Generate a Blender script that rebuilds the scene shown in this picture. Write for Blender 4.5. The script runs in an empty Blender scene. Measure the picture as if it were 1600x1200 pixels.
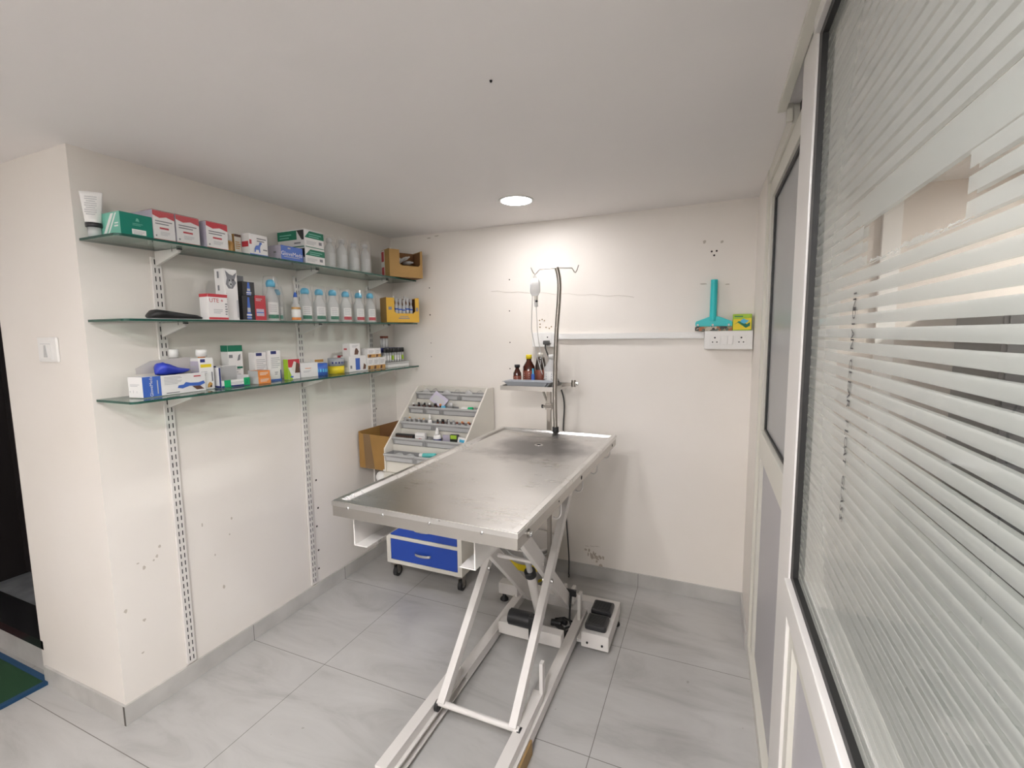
import bpy, bmesh, math, random
from mathutils import Vector, Matrix
random.seed(7)
PI = math.pi
SC = bpy.context.scene
COL = SC.collection

# ------------------------------------------------------------------ materials
def nt(m):
    m.use_nodes = True
    t = m.node_tree
    return t, t.nodes, t.links

def principled(name, col, rough=0.5, metal=0.0, spec=0.5, bump=0.0, bscale=60.0, mott=0.0, mscale=4.0, mcol=None, trans=0.0, coat=0.0):
    m = bpy.data.materials.new(name)
    t, n, l = nt(m)
    b = n['Principled BSDF']
    b.inputs['Base Color'].default_value = (*col, 1)
    b.inputs['Roughness'].default_value = rough
    b.inputs['Metallic'].default_value = metal
    b.inputs['Specular IOR Level'].default_value = spec
    b.inputs['Transmission Weight'].default_value = trans
    b.inputs['Coat Weight'].default_value = coat
    tc = n.new('ShaderNodeTexCoord')
    if mott > 0:
        no = n.new('ShaderNodeTexNoise')
        no.inputs['Scale'].default_value = mscale
        no.inputs['Detail'].default_value = 5
        l.new(tc.outputs['Object'], no.inputs['Vector'])
        rp = n.new('ShaderNodeValToRGB')
        rp.color_ramp.elements[0].position = 0.35
        rp.color_ramp.elements[1].position = 0.65
        c2 = mcol or tuple(c * (1 - mott) for c in col)
        rp.color_ramp.elements[0].color = (*c2, 1)
        rp.color_ramp.elements[1].color = (*col, 1)
        l.new(no.outputs['Fac'], rp.inputs['Fac'])
        l.new(rp.outputs['Color'], b.inputs['Base Color'])
    if bump > 0:
        no = n.new('ShaderNodeTexNoise')
        no.inputs['Scale'].default_value = bscale
        no.inputs['Detail'].default_value = 3
        l.new(tc.outputs['Object'], no.inputs['Vector'])
        bp = n.new('ShaderNodeBump')
        bp.inputs['Strength'].default_value = bump
        bp.inputs['Distance'].default_value = 0.002
        l.new(no.outputs['Fac'], bp.inputs['Height'])
        l.new(bp.outputs['Normal'], b.inputs['Normal'])
    return m

def math_node(n, l, op, a, b=None, c=None):
    x = n.new('ShaderNodeMath'); x.operation = op
    for i, v in enumerate((a, b, c)):
        if v is None: continue
        if isinstance(v, (int, float)): x.inputs[i].default_value = v
        else: l.new(v, x.inputs[i])
    return x.outputs[0]

def schlick(n, l, f0=.04):
    """view-angle reflectance, the same on both faces of a thin sheet"""
    g = n.new('ShaderNodeNewGeometry')
    v = n.new('ShaderNodeVectorMath'); v.operation = 'DOT_PRODUCT'
    l.new(g.outputs['Normal'], v.inputs[0]); l.new(g.outputs['Incoming'], v.inputs[1])
    c = math_node(n, l, 'ABSOLUTE', v.outputs['Value'])
    c = math_node(n, l, 'SUBTRACT', 1.0, c)
    c = math_node(n, l, 'POWER', c, 5.0)
    return math_node(n, l, 'MULTIPLY_ADD', c, 1 - f0, f0)

def wall_mat(name, col, dirt):
    m = bpy.data.materials.new(name)
    t, n, l = nt(m)
    b = n['Principled BSDF']; b.inputs['Roughness'].default_value = 0.45
    b.inputs['Specular IOR Level'].default_value = 0.35
    g = n.new('ShaderNodeNewGeometry')
    a = n.new('ShaderNodeTexNoise'); a.inputs['Scale'].default_value = 1.3; a.inputs['Detail'].default_value = 6
    l.new(g.outputs['Position'], a.inputs['Vector'])
    r1 = n.new('ShaderNodeValToRGB')
    r1.color_ramp.elements[0].position = 0.3; r1.color_ramp.elements[0].color = (col[0]*.95, col[1]*.94, col[2]*.92, 1)
    r1.color_ramp.elements[1].position = 0.6; r1.color_ramp.elements[1].color = (*col, 1)
    l.new(a.outputs['Fac'], r1.inputs['Fac'])
    s = n.new('ShaderNodeTexNoise'); s.inputs['Scale'].default_value = 9; s.inputs['Detail'].default_value = 8; s.inputs['Roughness'].default_value = .7
    l.new(g.outputs['Position'], s.inputs['Vector'])
    r2 = n.new('ShaderNodeValToRGB')
    r2.color_ramp.elements[0].position = 0.68; r2.color_ramp.elements[0].color = (0, 0, 0, 1)
    r2.color_ramp.elements[1].position = 0.80; r2.color_ramp.elements[1].color = (dirt, dirt, dirt, 1)
    l.new(s.outputs['Fac'], r2.inputs['Fac'])
    mx = n.new('ShaderNodeMix'); mx.data_type = 'RGBA'
    l.new(r2.outputs['Color'], mx.inputs['Factor']); l.new(r1.outputs['Color'], mx.inputs['A'])
    mx.inputs['B'].default_value = (.36, .31, .26, 1)
    l.new(mx.outputs['Result'], b.inputs['Base Color'])
    bp = n.new('ShaderNodeBump'); bp.inputs['Strength'].default_value = .12; bp.inputs['Distance'].default_value = .004
    l.new(s.outputs['Fac'], bp.inputs['Height']); l.new(bp.outputs['Normal'], b.inputs['Normal'])
    return m

def floor_mat():
    m = bpy.data.materials.new('marble_floor_tiles')
    t, n, l = nt(m)
    b = n['Principled BSDF']; b.inputs['Roughness'].default_value = .32; b.inputs['Specular IOR Level'].default_value = .45
    g = n.new('ShaderNodeNewGeometry')
    sp = n.new('ShaderNodeSeparateXYZ'); l.new(g.outputs['Position'], sp.inputs[0])
    def line(sock, origin, period, w):
        u = math_node(n, l, 'SUBTRACT', sock, origin - period / 2)
        u = math_node(n, l, 'DIVIDE', u, period)
        u = math_node(n, l, 'FRACT', u)
        u = math_node(n, l, 'SUBTRACT', u, .5)
        u = math_node(n, l, 'ABSOLUTE', u)
        return math_node(n, l, 'LESS_THAN', u, w / 2 / period)
    gx = line(sp.outputs[0], .4504, 1.1948, .0026)
    gy = line(sp.outputs[1], .5275, .6089, .0026)
    gr = math_node(n, l, 'MAXIMUM', gx, gy)
    # marble clouds, stretched diagonally
    mp = n.new('ShaderNodeMapping'); mp.inputs['Rotation'].default_value = (0, 0, .7); mp.inputs['Scale'].default_value = (1.2, 4.0, 1)
    l.new(g.outputs['Position'], mp.inputs['Vector'])
    a = n.new('ShaderNodeTexNoise'); a.inputs['Scale'].default_value = 1.6; a.inputs['Detail'].default_value = 9; a.inputs['Roughness'].default_value = .62; a.inputs['Distortion'].default_value = .8
    l.new(mp.outputs[0], a.inputs['Vector'])
    r = n.new('ShaderNodeValToRGB')
    e = r.color_ramp.elements
    e[0].position = .30; e[0].color = (.37, .36, .345, 1)
    e[1].position = .66; e[1].color = (.51, .50, .485, 1)
    k = r.color_ramp.elements.new(.48); k.color = (.465, .455, .44, 1)
    l.new(a.outputs['Fac'], r.inputs['Fac'])
    # specks of dirt
    s = n.new('ShaderNodeTexNoise'); s.inputs['Scale'].default_value = 26; s.inputs['Detail'].default_value = 2
    l.new(g.outputs['Position'], s.inputs['Vector'])
    sk = math_node(n, l, 'GREATER_THAN', s.outputs['Fac'], .765)
    mx = n.new('ShaderNodeMix'); mx.data_type = 'RGBA'; l.new(math_node(n, l, 'MULTIPLY', sk, .45), mx.inputs['Factor'])
    l.new(r.outputs['Color'], mx.inputs['A']); mx.inputs['B'].default_value = (.20, .17, .14, 1)
    m2 = n.new('ShaderNodeMix'); m2.data_type = 'RGBA'; l.new(gr, m2.inputs['Factor'])
    l.new(mx.outputs['Result'], m2.inputs['A']); m2.inputs['B'].default_value = (.16, .145, .13, 1)
    l.new(m2.outputs['Result'], b.inputs['Base Color'])
    return m

def steel_mat(name, col=(.60, .585, .565), rough=.27, streak=0.06, scale=(4, 60, 4), dark_patch=False):
    m = bpy.data.materials.new(name)
    t, n, l = nt(m)
    b = n['Principled BSDF']; b.inputs['Metallic'].default_value = 1
    tc = n.new('ShaderNodeTexCoord')
    mp = n.new('ShaderNodeMapping'); mp.inputs['Scale'].default_value = scale
    l.new(tc.outputs['Object'], mp.inputs['Vector'])
    a = n.new('ShaderNodeTexNoise'); a.inputs['Scale'].default_value = 3; a.inputs['Detail'].default_value = 6
    l.new(mp.outputs[0], a.inputs['Vector'])
    c = n.new('ShaderNodeTexNoise'); c.inputs['Scale'].default_value = 5; c.inputs['Detail'].default_value = 5
    l.new(tc.outputs['Object'], c.inputs['Vector'])
    s = math_node(n, l, 'MULTIPLY_ADD', a.outputs['Fac'], streak, rough - streak / 2)
    s = math_node(n, l, 'MULTIPLY_ADD', c.outputs['Fac'], .05, math_node(n, l, 'SUBTRACT', s, .01))
    l.new(s, b.inputs['Roughness'])
    if dark_patch:  # darker noise-edged area mixed into the base colour near the drain
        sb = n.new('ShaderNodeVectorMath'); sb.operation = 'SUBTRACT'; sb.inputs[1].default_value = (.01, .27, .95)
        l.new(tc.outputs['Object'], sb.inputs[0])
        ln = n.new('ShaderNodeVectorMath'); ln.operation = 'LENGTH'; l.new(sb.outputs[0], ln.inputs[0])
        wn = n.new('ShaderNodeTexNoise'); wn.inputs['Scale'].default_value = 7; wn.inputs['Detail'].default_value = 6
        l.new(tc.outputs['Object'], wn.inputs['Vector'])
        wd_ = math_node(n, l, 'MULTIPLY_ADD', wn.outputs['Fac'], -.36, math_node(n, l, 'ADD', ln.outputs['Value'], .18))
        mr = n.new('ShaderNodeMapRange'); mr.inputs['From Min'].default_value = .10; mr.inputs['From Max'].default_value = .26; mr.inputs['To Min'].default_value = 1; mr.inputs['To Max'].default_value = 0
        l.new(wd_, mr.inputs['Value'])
    r = n.new('ShaderNodeValToRGB')
    r.color_ramp.elements[0].position = .3; r.color_ramp.elements[0].color = (*[v * .93 for v in col], 1)
    r.color_ramp.elements[1].position = .7; r.color_ramp.elements[1].color = (*col, 1)
    l.new(c.outputs['Fac'], r.inputs['Fac']); l.new(r.outputs['Color'], b.inputs['Base Color'])
    if dark_patch:
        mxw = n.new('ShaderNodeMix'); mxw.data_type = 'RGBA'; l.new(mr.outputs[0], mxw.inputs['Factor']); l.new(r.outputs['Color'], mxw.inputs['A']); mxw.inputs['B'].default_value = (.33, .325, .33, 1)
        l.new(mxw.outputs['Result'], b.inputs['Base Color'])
    return m

def emission(name, col, s):
    m = bpy.data.materials.new(name)
    t, n, l = nt(m)
    n.remove(n['Principled BSDF'])
    e = n.new('ShaderNodeEmission'); e.inputs['Color'].default_value = (*col, 1); e.inputs['Strength'].default_value = s
    l.new(e.outputs[0], n['Material Output'].inputs['Surface'])
    return m

def clear_mat(name, tint, haze, hazecol=(.8, .8, .8), rough=.05, ior=1.45):
    """thin clear plastic / glass: see-through with a fresnel shine and a little milky haze"""
    m = bpy.data.materials.new(name)
    t, n, l = nt(m)
    n.remove(n['Principled BSDF'])
    tr = n.new('ShaderNodeBsdfTransparent'); tr.inputs['Color'].default_value = (*tint, 1)
    df = n.new('ShaderNodeBsdfDiffuse'); df.inputs['Color'].default_value = (*hazecol, 1)
    tl = n.new('ShaderNodeBsdfTranslucent'); tl.inputs['Color'].default_value = (*hazecol, 1)
    mh = n.new('ShaderNodeMixShader'); mh.inputs[0].default_value = .45
    l.new(df.outputs[0], mh.inputs[1]); l.new(tl.outputs[0], mh.inputs[2])
    m1 = n.new('ShaderNodeMixShader'); m1.inputs[0].default_value = haze
    l.new(tr.outputs[0], m1.inputs[1]); l.new(mh.outputs[0], m1.inputs[2])
    gl = n.new('ShaderNodeBsdfGlossy'); gl.inputs['Roughness'].default_value = rough
    fr = schlick(n, l, ((ior - 1)/(ior + 1))**2)
    m2 = n.new('ShaderNodeMixShader')
    l.new(fr, m2.inputs[0]); l.new(m1.outputs[0], m2.inputs[1]); l.new(gl.outputs[0], m2.inputs[2])
    l.new(m2.outputs[0], n['Material Output'].inputs['Surface'])
    return m

def striped_glass():
    """clear glass under an etched film: frosted bands with narrow clear gaps, one patch of film scraped away"""
    m = bpy.data.materials.new('striped_frosted_glass')
    t, n, l = nt(m)
    n.remove(n['Principled BSDF'])
    g = n.new('ShaderNodeNewGeometry')
    sp = n.new('ShaderNodeSeparateXYZ'); l.new(g.outputs['Position'], sp.inputs[0])
    P, Z0, W = .0207, 1.434, .31
    u = math_node(n, l, 'FRACT', math_node(n, l, 'MULTIPLY_ADD', sp.outputs[2], 1 / P, .5 - Z0 / P + 100))
    gap = math_node(n, l, 'LESS_THAN', math_node(n, l, 'ABSOLUTE', math_node(n, l, 'SUBTRACT', u, .5)), W / 2)
    # scraped patch
    no = n.new('ShaderNodeTexNoise'); no.inputs['Scale'].default_value = 45; no.inputs['Detail'].default_value = 4
    l.new(g.outputs['Position'], no.inputs['Vector'])
    zlow = math_node(n, l, 'MULTIPLY_ADD', no.outputs['Fac'], .022, 1.5315)
    a = math_node(n, l, 'GREATER_THAN', sp.outputs[2], zlow)
    b = math_node(n, l, 'LESS_THAN', sp.outputs[2], 1.5985)
    c = math_node(n, l, 'GREATER_THAN', sp.outputs[1], -.383)
    d = math_node(n, l, 'LESS_THAN', sp.outputs[1], -.085)
    patch = math_node(n, l, 'MULTIPLY', math_node(n, l, 'MULTIPLY', a, b), math_node(n, l, 'MULTIPLY', c, d))
    # wide unbroken band of film over the patch
    e = math_node(n, l, 'GREATER_THAN', sp.outputs[2], 1.5985)
    f = math_node(n, l, 'LESS_THAN', sp.outputs[2], 1.634)
    h = math_node(n, l, 'LESS_THAN', sp.outputs[1], -.06)
    band = math_node(n, l, 'MULTIPLY', math_node(n, l, 'MULTIPLY', e, f), math_node(n, l, 'MULTIPLY', h, math_node(n, l, 'GREATER_THAN', sp.outputs[1], -.75)))
    clear = math_node(n, l, 'MULTIPLY', math_node(n, l, 'MAXIMUM', gap, patch), math_node(n, l, 'SUBTRACT', 1.0, band))
    tr = n.new('ShaderNodeBsdfTransparent'); tr.inputs['Color'].default_value = (.95, .97, .96, 1)
    df = n.new('ShaderNodeBsdfDiffuse'); df.inputs['Color'].default_value = (.43, .445, .425, 1)
    tl = n.new('ShaderNodeBsdfTranslucent'); tl.inputs['Color'].default_value = (.50, .515, .49, 1)
    fz = n.new('ShaderNodeMixShader'); fz.inputs[0].default_value = .36
    l.new(df.outputs[0], fz.inputs[1]); l.new(tl.outputs[0], fz.inputs[2])
    f2 = n.new('ShaderNodeMixShader'); f2.inputs[0].default_value = .34
    l.new(fz.outputs[0], f2.inputs[1]); l.new(tr.outputs[0], f2.inputs[2])
    mx = n.new('ShaderNodeMixShader')
    l.new(clear, mx.inputs[0]); l.new(f2.outputs[0], mx.inputs[1]); l.new(tr.outputs[0], mx.inputs[2])
    gl = n.new('ShaderNodeBsdfGlossy'); gl.inputs['Roughness'].default_value = .0
    gr = math_node(n, l, 'MULTIPLY_ADD', clear, -.09, .10)
    l.new(gr, gl.inputs['Roughness'])
    fr = math_node(n, l, 'MULTIPLY', schlick(n, l, .045), math_node(n, l, 'MULTIPLY_ADD', clear, -.35, 1.1))
    out = n.new('ShaderNodeMixShader')
    l.new(fr, out.inputs[0]); l.new(mx.outputs[0], out.inputs[1]); l.new(gl.outputs[0], out.inputs[2])
    l.new(out.outputs[0], n['Material Output'].inputs['Surface'])
    return m

M = {}
M['wall'] = wall_mat('cream_wall_paint', (.81, .77, .725), .35)
M['wallback'] = wall_mat('back_wall_paint', (.85, .805, .755), .25)
M['ceil'] = principled('ceiling_paint', (.90, .865, .85), .7, bump=.05, mott=.03, mscale=1.5)
M['floor'] = floor_mat()
M['skirt'] = principled('grey_marble_skirting', (.53, .515, .49), .3, mott=.18, mscale=7)
M['grout'] = principled('dark_joint', (.10, .09, .08), .8)
M['steel'] = steel_mat('brushed_steel_top', (.76, .75, .735), dark_patch=True)
M['steel2'] = steel_mat('steel_edge', (.55, .53, .50), .33, .05, (30, 30, 4))
M['chrome'] = principled('chrome', (.75, .75, .75), .15, 1)
M['tube'] = principled('dull_steel_tube', (.33, .305, .275), .36, 1)
M['whitepaint'] = principled('white_powder_coat', (.72, .69, .66), .35, bump=.03)
M['white'] = principled('white_plastic', (.80, .79, .77), .35)
M['whitecard'] = principled('white_card', (.80, .78, .77), .5)
M['cream'] = principled('cream_steel', (.74, .71, .64), .4)
M['greysteel'] = principled('grey_drawer_plastic', (.33, .327, .325), .4)
M['greylight'] = principled('pale_grey_plastic', (.49, .49, .49), .35)
M['blue'] = principled('royal_blue_paint', (.018, .07, .42), .35)
M['black'] = principled('black_rubber', (.016, .016, .017), .5)
M['blackgloss'] = principled('black_plastic', (.02, .02, .022), .3)
M['dark'] = principled('dark_slot', (.02, .02, .022), .8)
M['alu'] = principled('ivory_aluminium', (.66, .64, .57), .32)
M['aluw'] = principled('white_aluminium', (.74, .715, .685), .32)
M['frost'] = principled('frosted_grey_pane', (.36, .365, .37), .3, mott=.06, mscale=3)
M['laminate'] = principled('grey_laminate', (.47, .455, .475), .4, mott=.05, mscale=2)
M['gasket'] = principled('black_gasket', (.012, .012, .012), .5)
M['glassstripe'] = striped_glass()
M['shelfglass'] = clear_mat('shelf_glass', (.80, .90, .86), .06, (.7, .85, .78), .02, 1.5)
M['shelfedge'] = principled('green_glass_edge', (.012, .075, .055), .12, coat=.2)
M['clearpl'] = clear_mat('clear_wrapped_plastic', (.96, .97, .97), .60, (.95, .95, .945), .12, 1.3)
M['wrap'] = clear_mat('cling_wrap', (.985, .985, .985), .10, (.92, .92, .92), .10, 1.25)
M['milky'] = clear_mat('milky_plastic', (.95, .95, .95), .75, (.88, .88, .88), .2, 1.35)
M['bin'] = clear_mat('hazy_bin_plastic', (.75, .77, .78), .55, (.62, .64, .66), .2)
M['card'] = principled('brown_cardboard', (.36, .20, .055), .7, mott=.12, mscale=9)
M['cardin'] = principled('cardboard_inside', (.20, .095, .035), .8)
M['kraft'] = principled('kraft_board', (.40, .235, .075), .7, mott=.12, mscale=9)
M['tape'] = principled('brown_tape', (.21, .13, .06), .35)
M['yellow'] = principled('yellow_card', (.62, .36, .035), .6)
M['green'] = principled('emerald_card', (.0, .19, .135), .35)
M['mint'] = principled('mint_card', (.16, .46, .36), .35)
M['dkgreen'] = principled('dark_green_print', (.0, .16, .085), .45)
M['red'] = principled('red_print', (.50, .035, .05), .45)
M['orange'] = principled('orange_print', (.72, .24, .05), .5)
M['navy'] = principled('navy_print', (.02, .03, .16), .4)
M['midblue'] = principled('mid_blue_print', (.045, .13, .50), .4)
M['sky'] = principled('sky_blue_cap', (.10, .48, .72), .35)
M['glove'] = principled('blue_nitrile', (.035, .06, .50), .4)
M['skin'] = principled('brown_print', (.12, .055, .035), .5)
M['print'] = principled('grey_print', (.22, .22, .24), .6)
M['printlt'] = principled('pale_grey_print', (.50, .50, .51), .6)
M['lilac'] = principled('lilac_card', (.50, .46, .56), .5)
M['flap'] = principled('grey_card_inside', (.56, .53, .51), .6)
M['gold'] = principled('gold_print', (.55, .30, .08), .35)
M['lime'] = principled('lime_print', (.35, .55, .03), .45)
M['brightgreen'] = principled('bright_green_tab', (.0, .36, .13), .45)
M['yellowp'] = principled('yellow_print', (.80, .62, .02), .45)
M['brownglass'] = principled('brown_bottle_glass', (.055, .012, .006), .12, coat=.4)
M['darkbottle'] = principled('dark_brown_bottle', (.03, .02, .016), .2)
M['liquidred'] = principled('reddish_label', (.22, .06, .035), .45)
M['teal'] = principled('turquoise_plastic', (.02, .53, .55), .4)
M['tealtube'] = principled('teal_tube', (.12, .50, .48), .4)
M['dish'] = principled('blue_grey_plastic_dish', (.36, .38, .41), .35)
M['pattern'] = None
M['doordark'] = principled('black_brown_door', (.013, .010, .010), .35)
M['granite'] = principled('black_granite', (.012, .012, .013), .25)
M['marbledk'] = principled('grey_marble_floor', (.20, .21, .22), .35, mott=.4, mscale=12)
M['matgreen'] = principled('green_mat_pile', (.006, .045, .014), .95, bump=.6, bscale=300)
M['matred'] = principled('dark_red_mat_pile', (.07, .008, .006), .95, bump=.6, bscale=300)
M['matblue'] = principled('blue_mat_border', (.008, .05, .12), .9, bump=.5, bscale=300)
M['dampstain'] = principled('peeled_plaster', (.60, .52, .44), .8, mott=.25, mscale=60)
M['scuff'] = principled('wall_scuff', (.52, .47, .41), .7)
M['scuffdark'] = principled('drill_hole', (.05, .04, .035), .9)
M['tan'] = principled('tan_board', (.34, .22, .09), .7)
M['corr'] = principled('corridor_wall', (.62, .55, .49), .6)
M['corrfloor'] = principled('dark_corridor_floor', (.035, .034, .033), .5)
M['cable'] = principled('grey_cable', (.06, .06, .06), .5)
M['lamp'] = emission('lit_led_panel', (1, .975, .975), 36)
M['lamp2'] = emission('lit_led_panel_front', (1, .98, .985), 142)
M['filltube'] = emission('lit_fill_tube', (1, .98, .98), 20)  # glow of the added fill tubes
M['corrfill'] = emission('lit_corridor_fill', (1, .97, .95), 580)  # glow of the added corridor fill lights

def pattern_mat():
    m = bpy.data.materials.new('mottled_brown_band')
    t, n, l = nt(m)
    b = n['Principled BSDF']; b.inputs['Roughness'].default_value = .5
    tc = n.new('ShaderNodeTexCoord')
    v = n.new('ShaderNodeTexVoronoi'); v.inputs['Scale'].default_value = 90
    l.new(tc.outputs['Object'], v.inputs['Vector'])
    r = n.new('ShaderNodeValToRGB'); r.color_ramp.interpolation = 'CONSTANT'
    e = r.color_ramp.elements
    e[0].position = 0; e[0].color = (.04, .04, .035, 1)
    e[1].position = .3; e[1].color = (.32, .27, .15, 1)
    k = e.new(.5); k.color = (.10, .13, .10, 1)
    k = e.new(.68); k.color = (.38, .12, .04, 1)
    k = e.new(.8); k.color = (.5, .45, .35, 1)
    s = n.new('ShaderNodeSeparateColor'); l.new(v.outputs['Color'], s.inputs[0])
    l.new(s.outputs[0], r.inputs['Fac']); l.new(r.outputs['Color'], b.inputs['Base Color'])
    return m
M['pattern'] = pattern_mat()

# ------------------------------------------------------------------ mesh helpers
class MB:
    """collects shapes and links them as ONE mesh object"""
    def __init__(s): s.bm = bmesh.new(); s.mats = []
    def mi(s, m):
        if isinstance(m, str): m = M[m]
        if m not in s.mats: s.mats.append(m)
        return s.mats.index(m)
    def add(s, tmp, mat, smooth=False, xf=None):
        i = s.mi(mat)
        if xf is not None: bmesh.ops.transform(tmp, matrix=xf, verts=tmp.verts)
        vm = {v: s.bm.verts.new(v.co) for v in tmp.verts}
        for f in tmp.faces:
            try: g = s.bm.faces.new([vm[v] for v in f.verts])
            except ValueError: continue
            g.material_index = i; g.smooth = smooth
        tmp.free()
    def box(s, lo, hi, mat, bev=0, xf=None):
        t = bmesh.new(); bmesh.ops.create_cube(t, size=1)
        for v in t.verts:
            v.co = Vector([lo[k] + (v.co[k] + .5) * (hi[k] - lo[k]) for k in range(3)])
        if bev: bmesh.ops.bevel(t, geom=t.edges[:], offset=bev, segments=2, affect='EDGES', profile=.6)
        s.add(t, mat, False, xf); return s
    def poly(s, pts, mat):
        i = s.mi(mat); f = s.bm.faces.new([s.bm.verts.new(Vector(p)) for p in pts]); f.material_index = i; return s
    def prism(s, pts, d, mat, bev=0, xf=None):
        """polygon pts (3-D, planar) extruded by vector d"""
        t = bmesh.new(); f = t.faces.new([t.verts.new(Vector(p)) for p in pts])
        r = bmesh.ops.extrude_face_region(t, geom=[f])
        bmesh.ops.translate(t, vec=Vector(d), verts=[v for v in r['geom'] if isinstance(v, bmesh.types.BMVert)])
        bmesh.ops.recalc_face_normals(t, faces=t.faces)
        if bev: bmesh.ops.bevel(t, geom=t.edges[:], offset=bev, segments=2, affect='EDGES')
        s.add(t, mat, False, xf); return s
    def lathe(s, prof, mat, c=(0, 0, 0), n=24, sx=1, sy=1, xf=None, smooth=True):
        t = bmesh.new(); rings = []
        for r, z in prof:
            if r < 1e-6: rings.append([t.verts.new((0, 0, z))])
            else: rings.append([t.verts.new((r * math.cos(2*PI*k/n) * sx, r * math.sin(2*PI*k/n) * sy, z)) for k in range(n)])
        for a, b in zip(rings, rings[1:]):
            for k in range(n):
                q = [a[k % len(a)], a[(k+1) % len(a)], b[(k+1) % len(b)], b[k % len(b)]]
                u = []
                for v in q:
                    if v not in u: u.append(v)
                if len(u) > 2: t.faces.new(u)
        bmesh.ops.recalc_face_normals(t, faces=t.faces)
        X = Matrix.Translation(Vector(c))
        if xf is not None: X = xf @ X
        s.add(t, mat, smooth, X); return s
    def cyl(s, a, b, r, mat, n=16, r2=None, smooth=True):
        a, b = Vector(a), Vector(b); d = b - a; L = d.length
        q = d.to_track_quat('Z', 'Y').to_matrix().to_4x4()
        r2 = r if r2 is None else r2
        return s.lathe([(0, 0), (r, 0), (r, 1e-4), (r2, L - 1e-4), (r2, L), (0, L)], mat, n=n, xf=Matrix.Translation(a) @ q, smooth=smooth)
    def tube(s, pts, r, mat, n=10):
        P = [Vector(p) for p in pts]; t = bmesh.new(); rings = []; up = None
        for i, p in enumerate(P):
            d = (P[min(i+1, len(P)-1)] - P[max(i-1, 0)]).normalized()
            if up is None: up = d.orthogonal().normalized()
            up = (up - d * up.dot(d)).normalized(); sd = d.cross(up)
            rings.append([t.verts.new(p + (up * math.cos(2*PI*k/n) + sd * math.sin(2*PI*k/n)) * r) for k in range(n)])
        for a, b in zip(rings, rings[1:]):
            for k in range(n): t.faces.new([a[k], a[(k+1) % n], b[(k+1) % n], b[k]])
        t.faces.new(rings[0][::-1]); t.faces.new(rings[-1])
        s.add(t, mat, True); return s
    def bar(s, a, b, w, h, mat, up=(0, 0, 1), bev=0):
        """rectangular tube from a to b, w across, h along up"""
        a, b = Vector(a), Vector(b); d = (b - a); L = d.length; d.normalize()
        sd = d.cross(Vector(up)).normalized(); u = sd.cross(d)
        X = Matrix((( sd.x, d.x, u.x, a.x), (sd.y, d.y, u.y, a.y), (sd.z, d.z, u.z, a.z), (0, 0, 0, 1)))
        return s.box((-w/2, 0, -h/2), (w/2, L, h/2), mat, bev, X)
    def text(s, txt, size, mat, o, right, up, align='CENTER', lift=.0006):
        cu = bpy.data.curves.new('t', 'FONT'); cu.body = txt; cu.size = size; cu.align_x = align; cu.align_y = 'CENTER'; cu.resolution_u = 2
        ob = bpy.data.objects.new('t', cu); me = bpy.data.meshes.new_from_object(ob)
        t = bmesh.new(); t.from_mesh(me)
        r, u = Vector(right).normalized(), Vector(up).normalized(); nn = r.cross(u); oo = Vector(o) + nn * lift
        X = Matrix(((r.x, u.x, nn.x, oo.x), (r.y, u.y, nn.y, oo.y), (r.z, u.z, nn.z, oo.z), (0, 0, 0, 1)))
        s.add(t, mat, False, X)
        bpy.data.objects.remove(ob); bpy.data.curves.remove(cu); bpy.data.meshes.remove(me); return s
    def build(s, name, parent=None):
        me = bpy.data.meshes.new(name); s.bm.normal_update(); s.bm.to_mesh(me); s.bm.free()
        for m in s.mats: me.materials.append(m)
        o = bpy.data.objects.new(name, me); COL.objects.link(o)
        if parent: o.parent = parent
        return o

def tag(o, label, cat, group=None):
    o['label'] = label; o['category'] = cat
    if group: o['group'] = group
    return o
def thing(name, label, cat, loc=(0, 0, 0), rz=0, group=None):
    o = bpy.data.objects.new(name, None); COL.objects.link(o); o.location = loc; o.rotation_euler = (0, 0, rz)
    o.empty_display_size = .05
    return tag(o, label, cat, group)
def struct(o, **k):
    o['kind'] = 'structure'; return o
def place(o, loc, rz=0):
    o.location = loc; o.rotation_euler = (0, 0, rz); return o
def copy_tree(o):
    c = o.copy(); COL.objects.link(c)
    for ch in list(o.children):
        d = ch.copy(); COL.objects.link(d); d.parent = c; d.matrix_parent_inverse = ch.matrix_parent_inverse
        for g in list(ch.children):
            e = g.copy(); COL.objects.link(e); e.parent = d
    return c

H, D, R = 2.0952, 1.7053, 2.180
YB = -3.4          # rear wall behind the viewpoint
XL = -2.4          # far left wall

# ================================================================== SETTING
struct(MB().box((XL, YB, -.1), (2.30, D + .1, 0), 'floor').build('floor'))
struct(MB().box((XL, YB, H), (2.30, D + .1, H + .1), 'ceil').build('ceiling'))
struct(MB().box((-.12, 0, 0), (0, D, H), 'wall').build('wall_left'))
b = MB().box((-.12, D, 0), (2.30, D + .1, H), 'wallback')
struct(b.build('wall_back'))
struct(MB().box((-.57, 0, 0), (-.12, .12, H), 'wall').box((-1.5, 0, 2.0), (-.57, .12, H), 'wall').box((XL, 0, 0), (-1.5, .12, H), 'wall').build('wall_front'))
struct(MB().box((R, 1.325, 0), (2.30, D, H), 'wallback').build('wall_right'))
struct(MB().box((XL - .1, YB, 0), (XL, 0, H), 'wall').build('wall_side'))
struct(MB().box((XL, YB - .1, 0), (2.30, YB, H), 'wall').build('wall_rear'))

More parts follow.
